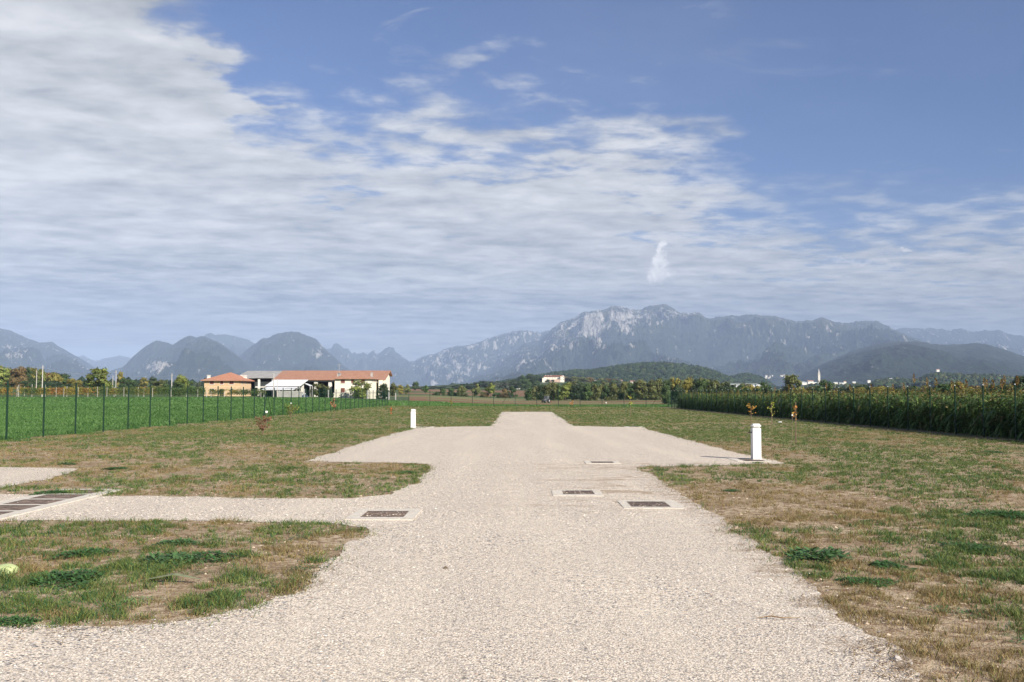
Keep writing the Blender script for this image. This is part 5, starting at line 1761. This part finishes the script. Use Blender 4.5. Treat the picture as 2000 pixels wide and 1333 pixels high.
# ------------------------------------------------------------------ tractor
def tractor():
    D = 330; x = X(1066.5, D); z = float(T(x, D))
    e = empty('tractor', (x, D, z + .0), 'grey tractor working the ploughed field beyond the far fence', 'tractor', rz=-.5)
    body = mat('tractor_grey_paint', (.12, .12, .13), .4, .1, 3); tyre = mat('tyre_rubber', (.02, .02, .02), .9, .1, 5)
    b = MB(); b.box(-.35, .35, -1.9, -.2, .8, 1.35); b.box(-.25, .25, -1.7, 1.0, .55, .82)
    b.build('body', body, e, bevel=.06)
    c = MB()
    for sx in (-.6, .55):
        for sy in (-.25, .95): c.box(sx, sx + .06, sy, sy + .06, 1.2, 2.3)
    c.box(-.6, .61, -.25, 1.01, .85, 1.2); c.build('cab', body, e)
    MB().box(-.70, .71, -.35, 1.1, 2.302, 2.42).build('roof', mat('tractor_roof', (.3, .3, .32), .5, .1, 2), e, bevel=.03)
    MB().box(-.54, .55, -.2, .95, 1.205, 2.295).build('window', mat('cab_glass', (.12, .13, .15), .1, .05, 2, spec=.8), e)
    for (sx, y, r, w) in ((-.75, .6, .75, .4), (.75, .6, .75, .4), (-.62, -1.45, .45, .28), (.62, -1.45, .45, .28)):
        n = 20; t = MB(); vs = []; fs = []
        prof = [(-w / 2, r * .55), (-w / 2, r * .92), (-w * .35, r), (w * .35, r), (w / 2, r * .92), (w / 2, r * .55)]
        for j in range(n):
            a = 2 * math.pi * j / n
            for (px_, rr) in prof: vs.append((sx + px_, y + rr * math.cos(a), r + rr * math.sin(a)))
        for j in range(n):
            for q in range(5): fs.append((j * 6 + q, j * 6 + q + 1, ((j + 1) % n) * 6 + q + 1, ((j + 1) % n) * 6 + q))
        t.add(vs, fs); wh = t.build('wheel', tyre, e)
        MB().tube([(sx - w * .3, y, r), (sx + w * .3, y, r)], r * .56, 12).build('rim', mat('rim_grey', (.4, .4, .4), .5, .1, 3), wh)
    m = MB(); m.tube([(0, 1.0, .7), (0, 1.9, .6)], .06, 6); m.box(-1.1, 1.1, 1.7, 1.85, .5, .62)
    for i in range(5): m.tube([(-.95 + i * .47, 1.75, .5), (-.95 + i * .47, 1.95, .05)], .04, 5)
    m.build('plough', mat('red_implement', (.38, .05, .03), .5, .1, 3), e)
    e.scale = (1.0, 1.0, .95)


tractor()

# ------------------------------------------------------------------ villa on the rise, small houses, church, sheds
def villa():
    D = 1450
    x0, x1 = X(1061, D), X(1102, D)
    zb = min(float(T(x0, D)), float(T(x1, D))) - 1; g = Z(745.5, D)
    e = empty('hilltop_villa', ((x0 + x1) / 2, D, zb), 'pale walled villa with square tower wing on the low rise behind the trees', 'villa')
    zt = Z(736, D)
    bld(MB().box(x0 + 1, X(1094, D), D + 6, D + 14, zb, zt - .3), 'wall', CREAM, e)
    bld(MB().box(X(1094, D), x1, D - 1, D + 14, zb, zt + .2), 'tower', CREAM, e)
    bld(MB().box(x0 + 6, X(1094, D) - .01, D - .6, D, zb, Z(741.5, D)), 'terrace_wall', mat('brick_wall', (.50, .36, .28), .9, .1, .5), e)
    bld(MB().box(x0 - 1.5, x0 + 3, D + 1, D + 5.9, zb, Z(738.5, D)), 'annex', CREAM, e)
    r = MB(); xa, xb = x0, x1 + .6
    r.add([(xa, D + 5, zt), (xb, D + 5, zt), (xb, D + 15, zt), (xa, D + 15, zt), (xa + 3, D + 10, zt + 2.0), (xb - 3, D + 10, zt + 2.0)], [(0, 1, 5, 4), (1, 2, 5), (2, 3, 4, 5), (3, 0, 4), (3, 2, 1, 0)])
    rf = bld(r, 'roof', mat('dark_red_roof', (.22, .09, .06), .9, .1, 1), e)
    for px in (1065.5, 1070.5, 1076, 1098, 1100.5):
        cx = X(px, D + 9); o = MB().box(cx - .45, cx + .45, D + 8.5, D + 9.5, zt + .2, Z(733.2, D + 9)).build('chimney', WHITEW, None); o.parent = rf
    for px in (1095.6, 1100.3):
        for py in (738, 741.6):
            w = window(None, X(px, D), D - 1, Z(py + 1, D), .8, 1.2, GLASSD); ch(w, e)
    for i in range(6):
        w = window(None, X(1064 + i * 5, D + 6), D + 6, Z(739.5, D), .8, 1.2, GLASSD); ch(w, e)


villa()


def small_house(px, py, w, h, D, label, wallm, roofm, group, flat=False, rise=.35, hillv=None):
    """py = base row, w,h in photo pixels"""
    if D > 1990: w *= .8; h *= .75
    if hillv is not None: D = on_hill(hillv, px, py)
    W = w / FPX * D; Hh = h / FPX * D; x = X(px, D); z = Z(py, D)
    e = empty('distant_house', (x, D, z), label, 'house', group)
    dz = z - float(T(x, D))
    MB().box(-W / 2, W / 2, 0, W * .7, -(3 if D > 1990 else min(max(dz, 2), 12)), Hh * (.7 if not flat else .95)).build('wall', wallm, e)
    r = MB(); o = W * .04; a = Hh * .7
    if flat: r.box(-W / 2 - o, W / 2 + o, -o, W * .7 + o, Hh * .952, Hh)
    else:
        r.add([(-W / 2 - o, -o, a), (W / 2 + o, -o, a), (W / 2 + o, W * .7 + o, a), (-W / 2 - o, W * .7 + o, a), (-W / 2 - o, W * .35, Hh * 1.05), (W / 2 + o, W * .35, Hh * 1.05)],
              [(0, 1, 5, 4), (1, 2, 5), (2, 3, 4, 5), (3, 0, 4), (3, 2, 1, 0)])
    r.build('roof', roofm, e)
    k = MB(); n = max(2, int(W / 3.5))
    for i in range(n):
        xx = -W / 2 + W * (i + .5) / n; k = MB().box(xx - W * .04, xx + W * .04, -.06, -.01, a * .45, a * .75)
        k.build('window', GLASSD, e)
    return e


REDR = TILE
DGR = mat('grey_roof', (.28, .28, .29), .8, .1, .3)
WHR = mat('white_metal_roof', (.70, .71, .72), .5, .05, .3)
small_house(1013, 760.5, 9, 5.5, 1100, 'small white house with grey roof left below the villa', WHITEW, DGR, 'houses below the villa')
small_house(1030, 756.5, 11, 6, 1120, 'white house with pale roof, higher one below the villa', WHITEW, DGR, 'houses below the villa')
small_house(1037.5, 756, 8, 5.5, 1150, 'grey-roofed outbuilding right of the higher white house', WHITEW, DGR, 'houses below the villa')
small_house(1163, 748, 10, 5, 1900, 'beige house just above the dense tree row', CREAM, DGR, 'village houses above the tree row')
small_house(1196, 749, 12, 4.5, 1900, 'pale house with brown roof, right of the beige one', CREAM, REDR, 'village houses above the tree row')
small_house(1210, 747.5, 11, 5, 1950, 'cream gabled house in the village above the tree row', CREAM, REDR, 'village houses above the tree row')
small_house(1239, 750, 15, 6, 1900, 'village house with the widest red roof', CREAM, REDR, 'village houses above the tree row')
small_house(1250, 748, 7, 5, 1950, 'small cream house at the right of the widest red roof', CREAM, REDR, 'village houses above the tree row')
small_house(1306, 748, 9, 4, 2000, 'pale house glimpsed between tree tops left of the autumn trees', WHITEW, REDR, 'village houses above the tree row')
small_house(1392, 752, 14, 4, 1500, 'cream house half hidden by yellow trees', CREAM, REDR, 'houses behind the sorghum')
small_house(1450, 754.5, 54, 5.5, 1800, 'long low white industrial shed behind the sorghum', WHR, WHR, 'white sheds on the plain', True)
small_house(1487, 755, 20, 4, 1750, 'white shed end to the right of the long one', WHR, WHR, 'white sheds on the plain', True)
small_house(1423, 752.5, 12, 3.5, 1850, 'small white shed to the left of the long one', WHR, WHR, 'white sheds on the plain', True)
g = np.random.default_rng(3)
for i, (px, py, w, h, m) in enumerate([(1572, 750, 14, 5, 0), (1583, 748, 14, 6, 0), (1592, 750, 10, 4, 1), (1562, 748, 7, 4, 1), (1610, 752, 9, 4, 0), (1632, 750, 9, 4, 1), (1644, 751, 12, 4, 0), (1650, 748, 6, 4, 1), (1668, 749, 8, 4, 1)]):
    small_house(px, py, w, h, 2500 + i * 12, 'pale house in the small town around the church tower', (WHITEW, CREAM)[m], (WHR, REDR)[(i % 3 == 1)], 'houses of the town by the church')


def church():
    D = 2480; x = X(1599, D); zb = Z(752, D)
    e = empty('church_tower', (x, D, zb), 'slender pale church tower with pointed spire rising over the plain', 'church tower')
    H = Z(729, D) - zb; w = 2.6
    st = mat('pale_stone', (.62, .58, .52), .9, .08, .5)
    MB().box(-w, w, -w, w, -12, H * .86).build('shaft', st, e)
    b = MB(); b.box(-w * 1.15, w * 1.15, -w * 1.15, w * 1.15, H * .862, H * .89)
    for sx in (-1, 1):
        for sy in (-1, 1): b.box(sx * w * .75 - .6, sx * w * .75 + .6, sy * w * .75 - .6, sy * w * .75 + .6, H * .892, H * .998)
    b.box(-w * .6, w * .6, -w * .6, w * .6, H * .892, H * .998)
    b.box(-w * 1.1, w * 1.1, -w * 1.1, w * 1.1, H, H * 1.02)
    b.build('belfry', st, e)
    tz = Z(723, D) - zb
    s = MB(); n = 8; vs = [(math.cos(6.2832 * j / n) * w * .8, math.sin(6.2832 * j / n) * w * .8, H * 1.021) for j in range(n)] + [(0, 0, tz + 4)]
    s.add(vs, [(j, (j + 1) % n, n) for j in range(n)] + [tuple(range(n - 1, -1, -1))]); s.build('spire', st, e)


church()


# ------------------------------------------------------------------ hills with woods
HILLS = []


def on_hill(h, px, py):
    U, P = h
    i = int(np.argmin(abs(U - px)))
    D = P[:, i, 1]; rows = 769 - (P[:, i, 2] - CAM_H) / D * FPX
    m = D <= D[0] + (D[-1] - D[0]) / 1.6
    j = int(np.argmin(np.where(m, abs(rows - py), 1e9)))
    return float(D[j]) - 45


def hill(name, prof, D, depth, base, colr, label, seed, tree_n=0, tree_h=(7, 13), tcols=None, woodlabel=None, yfoot=768, gaps=0.0):
    px = np.array([p[0] for p in prof], float); py = np.array([p[1] for p in prof], float)
    nu, nv = 220, 50
    U = np.linspace(px[0], px[-1], nu); crest = np.interp(U, px, py)
    v = np.linspace(0, 1.6, nv)
    UU, VV = np.meshgrid(U, v)
    CR = np.array([[at(0, c, D).z for c in crest]]) - (tree_h[1] * 1.25 if tree_n else 0)
    Dd = D - depth * (1 - VV)
    sh = np.where(VV <= 1, np.sin(np.clip(VV, 0, 1) * math.pi / 2) ** 1.3, 1 - ((VV - 1) / .6) ** 1.5 * 1.0)
    Z0 = base
    Zz = Z0 + (CR - Z0) * sh * (0.93 + .14 * (fbm(UU / 25, VV * 3, seed, 4) - .5) * (VV < 1.0) * np.clip(VV * (1 - VV) * 4, 0, 1) + .07)
    Xx = (UU - 1000) / FPX * Dd
    V = np.stack([Xx, Dd, Zz], -1).reshape(-1, 3)
    i, j = np.meshgrid(np.arange(nv - 1), np.arange(nu - 1), indexing='ij')
    F = np.stack([i * nu + j, i * nu + j + 1, (i + 1) * nu + j + 1, (i + 1) * nu + j], -1).reshape(-1, 4)
    o = link_mesh(name, fast_mesh(name, V, F, smooth=True), colr)
    HILLS.append((U, V.reshape(nv, nu, 3)))
    tag(o, label, kind='structure')
    if tree_n:
        g = np.random.default_rng(seed)
        n = tree_n
        uu = g.uniform(0, 1, n) * (nu - 2); vv = g.uniform(0, 1.0 / 1.6, n) * (nv - 2)
        vv = np.where(g.random(n) < .25, (nv - 1) / 1.6 * g.uniform(.93, 1.01, n), vv)
        iu = uu.astype(int); iv = vv.astype(int)
        P = V.reshape(nv, nu, 3)
        Q = P[iv, iu] * (1 - (uu - iu))[:, None] + P[iv, iu + 1] * (uu - iu)[:, None]
        R2 = P[np.minimum(iv + 1, nv - 1), iu] - P[iv, iu]
        Q = Q + R2 * (vv - iv)[:, None]
        if gaps:
            k = fbm(Q[:, 0] / 120, Q[:, 1] / 300, seed + 3, 3) > gaps; Q = Q[k]; n = len(Q)
        h = g.uniform(*tree_h, n); r = h * g.uniform(.32, .55, n)
        # rough lumpy crowns
        ico = np.array([[0, 0, 1], [.89, 0, .45], [.28, .85, .45], [-.72, .53, .45], [-.72, -.53, .45], [.28, -.85, .45], [.72, .53, -.45], [-.28, .85, -.45], [-.89, 0, -.45], [-.28, -.85, -.45], [.72, -.53, -.45]])
        IF = np.array([[0, 1, 2], [0, 2, 3], [0, 3, 4], [0, 4, 5], [0, 5, 1], [1, 6, 2], [2, 7, 3], [3, 8, 4], [4, 9, 5], [5, 10, 1], [6, 7, 2], [7, 8, 3], [8, 9, 4], [9, 10, 5], [10, 6, 1]])
        W = ico[None] * (1 + g.uniform(-.3, .3, (n, 11, 1)))
        W = W * np.stack([r, r, h * .55], -1)[:, None]
        W = W + (Q + np.stack([np.zeros(n), np.zeros(n), h * .45], -1))[:, None]
        pal = np.array(tcols or [(.018, .032, .016), (.028, .046, .020), (.042, .058, .024), (.024, .038, .022)])
        c = pal[g.integers(0, len(pal), n)] * g.uniform(.7, 1.3, (n, 1))
        cc = np.repeat(c, 11, axis=0) * g.uniform(.8, 1.2, (n * 11, 1))
        me = fast_mesh('hill_wood', W.reshape(-1, 3), (IF[None] + (np.arange(n) * 11)[:, None, None]).reshape(-1, 3), cc)
        tag(link_mesh('hill_wood', me, mat('far_foliage', (.1, .1, .1), .9, .2, .02, attr=True, spec=.1)), woodlabel, kind='stuff', cat='woodland')
    return o


HG = field_mat('hill_floor', (.05, .075, .03), (.07, .095, .04), (.04, .06, .028), .004, .03)
HV = field_mat('hill_vineyard', (.09, .12, .055), (.075, .10, .045), (.055, .08, .04), .006, .06)
hill('wooded_hill', [(880, 764), (930, 752), (980, 741), (1040, 731), (1080, 724), (1120, 720), (1160, 718), (1200, 712), (1225, 708), (1260, 705), (1300, 705), (1335, 708), (1370, 714), (1400, 722), (1425, 733), (1450, 745), (1480, 757), (1500, 765)],
     3100, 900, 10, HG, 'long forested hill in front of the great massif', 11, 9000, (9, 16), None, 'dense dark forest covering the long hill')
hill('wooded_hill', [(1380, 765), (1405, 745), (1425, 732), (1445, 727), (1460, 726), (1480, 730), (1495, 737), (1510, 748), (1530, 765)],
     3500, 500, 10, HG, 'small rounded forested hill right of the long hill', 12, 2200, (9, 16), None, 'dense dark forest covering the small rounded hill')
hill('village_hill', [(1560, 768), (1640, 762), (1690, 752), (1700, 745), (1712, 738), (1745, 735), (1790, 738), (1810, 728), (1830, 724), (1870, 726), (1920, 727), (1980, 731), (2050, 730), (2150, 738)],
     2650, 700, 10, HG, 'low village hill with scattered houses behind the sorghum', 13, 3600, (8, 14), [(.026, .042, .024), (.04, .06, .028), (.06, .068, .032), (.034, .05, .032)], 'trees and copses scattered over the village hill', gaps=.40)
hill('low_rise', [(560, 766), (620, 760), (700, 757), (800, 756), (900, 757), (960, 752), (1010, 748), (1080, 750)], 1350, 260, 6, HV, 'low rise with vineyards left of the villa', 14, 0)
hill('wood_rise', [(-500, 738), (-200, 737), (0, 737), (60, 738), (110, 743), (150, 750), (220, 756), (300, 759), (380, 763)], 540, 130, 1, HG, 'low grassy rise under the left wood', 15, 0)
hill('left_far_rise', [(150, 752), (250, 752), (400, 757), (520, 760), (640, 763)], 1500, 500, 6, HG, 'dark low wooded rise behind the farm', 16, 900, (8, 13), None, 'trees covering the low rise behind the farm')
hs = [(1832, 723.5, 7, 4), (1745, 742, 20, 5), (1766, 743, 16, 4.5), (1710, 746, 8, 4), (1880, 737, 14, 3.5), (1897, 736, 14, 4), (1925, 738, 9, 3), (1950, 735, 14, 3.5), (1965, 737, 9, 3), (1985, 739, 9, 3), (1700, 752, 8, 3.5), (1720, 751, 10, 4),
      (1757, 748, 9, 4), (1800, 748, 9, 3), (1815, 742, 8, 3.5), (1697, 745, 7, 4)]
hl = {0: 'white house standing highest on the village hill', 1: 'long pinkish building at the left slope of the village hill', 2: 'pinkish block right of the long building on the village hill'}
for i, (px, py, w, h) in enumerate(hs):
    small_house(px, py + 1, w, h, 2050 + (i % 4) * 30 if i else 2600, hl.get(i, 'small pale house on the village hill'), (WHITEW, CREAM, WHITEW)[i % 3] if i not in (1, 2) else mat('pinkish_plaster', (.55, .42, .36), .9, .06, .5), (REDR, WHR, DGR)[i % 3], 'houses on the village hill', flat=(i % 4 == 3), hillv=HILLS[2])


# ------------------------------------------------------------------ mountains
def mountain_mat(name, forest, grass, rock, streak=1.0):
    m = bpy.data.materials.new(name); m.use_nodes = True
    k = NT(m.node_tree); b = k.n['Principled BSDF']; b.inputs['Roughness'].default_value = .95; b.inputs['Specular IOR Level'].default_value = .05
    a = k.node('ShaderNodeAttribute', attribute_name='col')
    s = k.node('ShaderNodeSeparateColor'); k.l.new(a.outputs[0], s.inputs[0])
    p = k.node('ShaderNodeNewGeometry').outputs['Position']
    n1 = k.noise(p, .0016, 8, .65); n2 = k.noise(p, .010, 8, .7); n3 = k.noise(k.vscale(p, (.011, .0024, .0022)), 1.0, 7, .72)
    c = k.mix(k.ss(n2, .35, .65), forest, tuple(v * 1.7 for v in forest))
    c = k.mix(k.math('MULTIPLY', s.outputs[1], k.ss(n1, .35, .6)), c, grass)
    rk = k.mix(k.ss(n3, .35, .7), tuple(v * .6 for v in rock), rock)
    th = k.math('ADD', s.outputs[0], k.math('MULTIPLY', k.math('SUBTRACT', n3, .5), 2.3))
    th = k.math('ADD', th, k.math('MULTIPLY', k.math('SUBTRACT', n2, .5), .7))
    c = k.mix(k.ss(th, .44, .66), c, rk)
    k.l.new(c, b.inputs['Base Color'])
    bp = k.node('ShaderNodeBump'); bp.inputs['Strength'].default_value = 1.0; bp.inputs['Distance'].default_value = 260
    nr = k.noise(k.vscale(p, (.0019, .0006, .0006)), 1.0, 9, .64); nr = k.math('ABSOLUTE', k.math('SUBTRACT', nr, .5))
    k.put(bp.inputs['Height'], k.math('ADD', k.math('MULTIPLY', nr, -4.0), k.math('MULTIPLY', n3, .35))); k.l.new(bp.outputs[0], b.inputs['Normal'])
    return m


MM = mountain_mat('mountain_slopes', (.028, .040, .024), (.16, .135, .065), (.62, .58, .52))


def interp_prof(U, prof, seed, rough):
    px = np.array([p[0] for p in prof], float); py = np.array([p[1] for p in prof], float)
    y = np.interp(U, px, py)
    y = y + (.45 - ridged(U / 16.0, np.zeros_like(U), seed, 5, .6)) * rough * 2.0
    return y


def mountain(prof, D, depth, label, seed, rough=2.0, rockbase=.0, blobs=(), alpine=0.0, nu=420, nv=110, base=5.0, spur=1.0, spurw=38.0):
    U = np.linspace(prof[0][0], prof[-1][0], nu)
    cy = interp_prof(U, prof, seed, rough)
    CR = np.array([at(0, c, D).z for c in cy])[None]
    v = np.linspace(0, 1.35, nv); UU, VV = np.meshgrid(U, v)
    vc = np.clip(VV, 0, 1)
    Dd = D - depth * (1 - VV)
    WX = (UU - 1000) / FPX * Dd; WY = Dd
    wl = 60.0 * spurw
    wx = WX + (fbm(WX / wl, WY / wl, seed + 2, 4) - .5) * wl * 1.1
    wy = WY + (fbm(WX / wl + 9, WY / wl, seed + 3, 4) - .5) * wl * 1.1
    rid = ridged(wx / (wl * .8), wy / (wl * 2.0), seed + 4, 7, .52)
    rid2 = ridged(wx / (wl * .16), wy / (wl * .55), seed + 9, 5, .6)
    prof_v = vc ** 1.45
    bowl = np.sin(vc ** .8 * math.pi) ** .8
    sh = prof_v + bowl * ((rid - .42) * .95 + (rid2 - .42) * .36) * spur
    sh = np.where(VV > 1, 1 - ((VV - 1) / .35) ** 1.1, sh)
    # never rise over the line of sight to the crest
    lim = (CR - CAM_H) * Dd / D + CAM_H
    Zz = base + (CR - base) * sh
    Zz = np.where(VV < 1, np.minimum(Zz, base + (lim - base) * (.93 + .05 * VV)), Zz)
    Xx = (UU - 1000) / FPX * D * (Dd / D) ** .6
    Xx = np.where(VV <= 1, (UU - 1000) / FPX * Dd, (UU - 1000) / FPX * D)
    V = np.stack([Xx, Dd, Zz], -1).reshape(-1, 3)
    i, j = np.meshgrid(np.arange(nv - 1), np.arange(nu - 1), indexing='ij')
    F = np.stack([i * nu + j, i * nu + j + 1, (i + 1) * nu + j + 1, (i + 1) * nu + j], -1).reshape(-1, 4)
    # rock and alpine-grass masks
    ev = (Zz - CAM_H) / Dd * FPX; PY = 769 - ev
    rock = np.full(UU.shape, rockbase) + (rid2 - .5) * .35 + (rid - .5) * .15
    for (bx, by, rx, ry, s) in blobs:
        rock += s * .78 * np.exp(-((UU - bx) / rx) ** 2 - ((PY - by) / ry) ** 2)
    hgt = (Zz - base) / np.max(CR)
    alp = np.clip((hgt - .45) * 2.2, 0, 1) * alpine
    C = np.stack([np.clip(rock, 0, 1), alp, np.zeros_like(rock)], -1).reshape(-1, 3)
    me = fast_mesh('mountain', V, F, C, smooth=True)
    o = link_mesh('mountain', me, MM); tag(o, label, kind='structure')
    return o


mountain([(-420, 640), (-250, 620), (-100, 628), (0, 641), (20, 646), (40, 655), (58, 663), (75, 668), (100, 668), (118, 679), (135, 689), (150, 697), (162, 708), (178, 719), (195, 734), (215, 750), (245, 766)],
         13000, 5200, 'broad wooded mountain cut by the left edge of the view', 31, 1.5, .20, [(25, 690, 40, 22, .16), (-120, 680, 80, 30, .12), (150, 705, 20, 8, .15)], .3)
mountain([(90, 715), (130, 700), (152, 695), (163, 694), (175, 701), (185, 705), (205, 699), (218, 698), (232, 694), (245, 697), (262, 700), (285, 697), (310, 710), (340, 740)],
         21000, 5000, 'pale far ridge in the gap of the left mountains', 32, 1.5, .15, [(162, 700, 10, 6, .2)], 0)
mountain([(175, 766), (200, 740), (212, 727), (225, 721), (238, 717), (247, 709), (258, 697), (270, 686), (284, 675), (296, 668), (304, 665), (318, 667), (330, 671), (336, 673), (350, 663), (362, 657), (370, 655), (382, 659), (391, 656.5), (399, 656), (412, 662), (427, 668), (441, 678), (455, 688), (470, 698), (490, 714), (520, 733), (560, 752), (600, 766)],
         11500, 4400, 'dark double-topped mountain with pale cliff scars behind the vineyard', 33, 1.2, .13, [(308, 712, 16, 12, .85), (290, 718, 14, 8, .6), (268, 722, 12, 12, .30), (330, 712, 12, 4, .35), (285, 684, 14, 8, .18), (350, 695, 30, 8, .10), (395, 722, 12, 6, .15)], .25)
mountain([(370, 700), (388, 664), (401, 652), (410, 649.5), (420, 654), (435, 652), (455, 656), (472, 660), (485, 664), (496, 670), (510, 680), (525, 690), (560, 720)],
         16500, 4500, 'paler flat-topped mountain peeping between the two dark ones', 34, 1.2, .22, [(480, 668, 14, 5, .2)], .2)
mountain([(440, 730), (455, 706), (472, 690), (486, 678), (500, 669), (512, 660), (522, 660), (531, 655), (541, 651), (555, 648), (567, 647), (582, 648), (592, 652), (600, 656), (615, 661), (620, 665), (625, 671), (637, 684), (650, 694), (660, 704), (672, 714), (690, 727), (712, 739), (750, 755), (790, 766)],
         12500, 4600, 'dark dome-shaped mountain behind the farm roofs', 35, 1.2, .14, [(622, 680, 12, 15, .40), (630, 690, 20, 8, .22), (520, 708, 20, 10, .14), (580, 715, 30, 8, .12)], .25)
mountain([(600, 700), (625, 682), (637, 681), (647, 680), (651, 672), (657.5, 670.5), (665, 675), (670, 680), (680, 682), (687, 690), (692, 687), (696, 691), (703, 691), (710, 688.5), (717, 692.5), (725, 686), (731, 684.5), (735, 691), (741, 689), (747, 684), (752, 680), (760, 676.5), (769, 679), (772, 687), (780, 692), (785, 696), (797, 704), (820, 716), (850, 732), (900, 755)],
         17500, 4800, 'far jagged ridge with toothed summits right of the dome mountain', 36, 1.6, .22, [(700, 700, 60, 8, .08)], 0)
mountain([(690, 766), (740, 740), (770, 722), (797, 707), (810, 704), (822, 697), (840, 692), (850, 690), (865, 684), (880, 678), (900, 675), (925, 670), (945, 664), (965, 657), (985, 650), (1000, 647), (1020, 645), (1040, 646), (1052, 649), (1068, 645), (1085, 650), (1120, 660), (1200, 680)],
         17500, 6500, 'pale rocky mountain rising to the right behind the gap', 37, 2.2, .36, [(925, 685, 50, 14, .12), (1000, 665, 50, 12, .18), (880, 712, 40, 10, .10)], .1)
mountain([(850, 766), (880, 748), (905, 735), (930, 724), (960, 712), (985, 698), (1000, 690), (1012, 680), (1025, 672), (1040, 669), (1052, 666), (1062, 658), (1070, 651), (1078, 642), (1087, 635), (1100, 628), (1115, 622), (1128, 617), (1137, 611), (1147, 609), (1160, 607.5), (1180, 606), (1192, 600), (1205, 598), (1213, 598.5), (1222, 602), (1240, 605), (1255, 604), (1264, 600), (1272, 597), (1286, 596.5), (1300, 595.5), (1308, 598), (1316, 603), (1330, 611), (1350, 610.5), (1370, 613), (1378, 619), (1387, 622), (1405, 619),
          (1425, 617), (1445, 617), (1465, 615), (1482, 615), (1500, 616), (1515, 619), (1530, 621), (1542, 625), (1555, 627), (1570, 626), (1588, 626), (1598, 624), (1606, 621), (1617, 623), (1626, 628), (1637, 631), (1655, 632), (1668, 629), (1685, 626), (1700, 627.5), (1715, 628), (1722, 631), (1732, 636), (1750, 645), (1775, 655), (1800, 664), (1850, 684), (1930, 720), (2000, 750)],
         14500, 7600, 'great rocky massif with pale cliffs dominating the right half', 38, 2.6, .20,
         [(1130, 640, 80, 40, .22), (1215, 622, 26, 24, .50), (1150, 628, 30, 26, .40), (1300, 612, 60, 12, .25), (1095, 655, 28, 28, .26), (1300, 620, 40, 12, .28), (1232, 650, 12, 22, .30), (1165, 655, 12, 26, .35), (1050, 690, 40, 24, .20), (1020, 715, 30, 14, .16), (1275, 640, 18, 14, .18), (1465, 656, 9, 6, .45), (1487, 654, 10, 5, .4), (1500, 628, 40, 8, .14), (1570, 640, 50, 8, .08), (1350, 690, 60, 20, .05)],
         .75, nu=900, nv=190, spurw=46)
mountain([(1680, 700), (1730, 655), (1750, 643), (1762, 640), (1772, 639), (1786, 641), (1800, 641), (1820, 639.5), (1835, 643), (1850, 644), (1864, 643), (1877, 640.5), (1888, 643), (1900, 647), (1915, 646), (1930, 644.5), (1955, 645), (1967, 649), (1980, 652), (2000, 656), (2030, 652), (2080, 668), (2160, 690), (2300, 720)],
         19000, 6000, 'far serrated ridge behind the right end of the massif', 39, 2.2, .28, [(1820, 648, 60, 8, .12)], .2)
mountain([(1480, 767), (1520, 752), (1565, 731), (1600, 713), (1625, 702), (1650, 692), (1668, 685), (1686, 679), (1705, 673), (1722, 670), (1750, 667), (1770, 666), (1790, 666), (1806, 668), (1822, 671), (1842, 672), (1862, 672.5), (1880, 671.5), (1900, 669.5), (1920, 670), (1935, 673), (1950, 677), (1975, 685), (2000, 695), (2060, 710), (2150, 700), (2300, 715), (2420, 740)],
         8800, 4300, 'smooth dark wooded foothill at the right under the far ridge', 40, 1.0, .0, [(1705, 708, 10, 5, .30), (1735, 712, 10, 4, .22)], .15, nu=520, nv=130, spurw=60, spur=.8)

# scattered white hamlets at the foot of the massif
def hamlet(px, py, w, D, n, label, seed):
    g = np.random.default_rng(seed)
    for i in range(n):
        small_house(px + g.uniform(-1, 1) * w, py + g.uniform(-1, 1) * 2.6, g.uniform(1.6, 3.4), g.uniform(1.3, 2.2), D + g.uniform(-40, 40), label, WHITEW, (REDR, WHR)[i % 2], 'hamlets below the mountains')


hamlet(1497, 737, 14, 5200, 12, 'tiny white house of the hamlet right of the small rounded hill', 1)
hamlet(1530, 735, 10, 5300, 8, 'tiny white house of the hamlet higher up left of the church tower', 2)

# ------------------------------------------------------------------ air
HAZE_DENSITY = 6.2e-5
hb = MB().box(-24000, 24000, -3000, 23500, -6.0, 1480)
hz = hb.build('haze', None)
hm = bpy.data.materials.new('haze_air'); hm.use_nodes = True
k = NT(hm.node_tree); k.n.clear()
out = k.node('ShaderNodeOutputMaterial'); pv = k.node('ShaderNodeVolumePrincipled')
pv.inputs['Color'].default_value = (.47, .605, .86, 1)
pv.inputs['Density'].default_value = HAZE_DENSITY
pv.inputs['Anisotropy'].default_value = -0.2
k.l.new(pv.outputs[0], out.inputs['Volume'])
hz.data.materials.clear(); hz.data.materials.append(hm)
tag(hz, 'pale blue haze filling the air over the plain', kind='stuff', cat='haze')
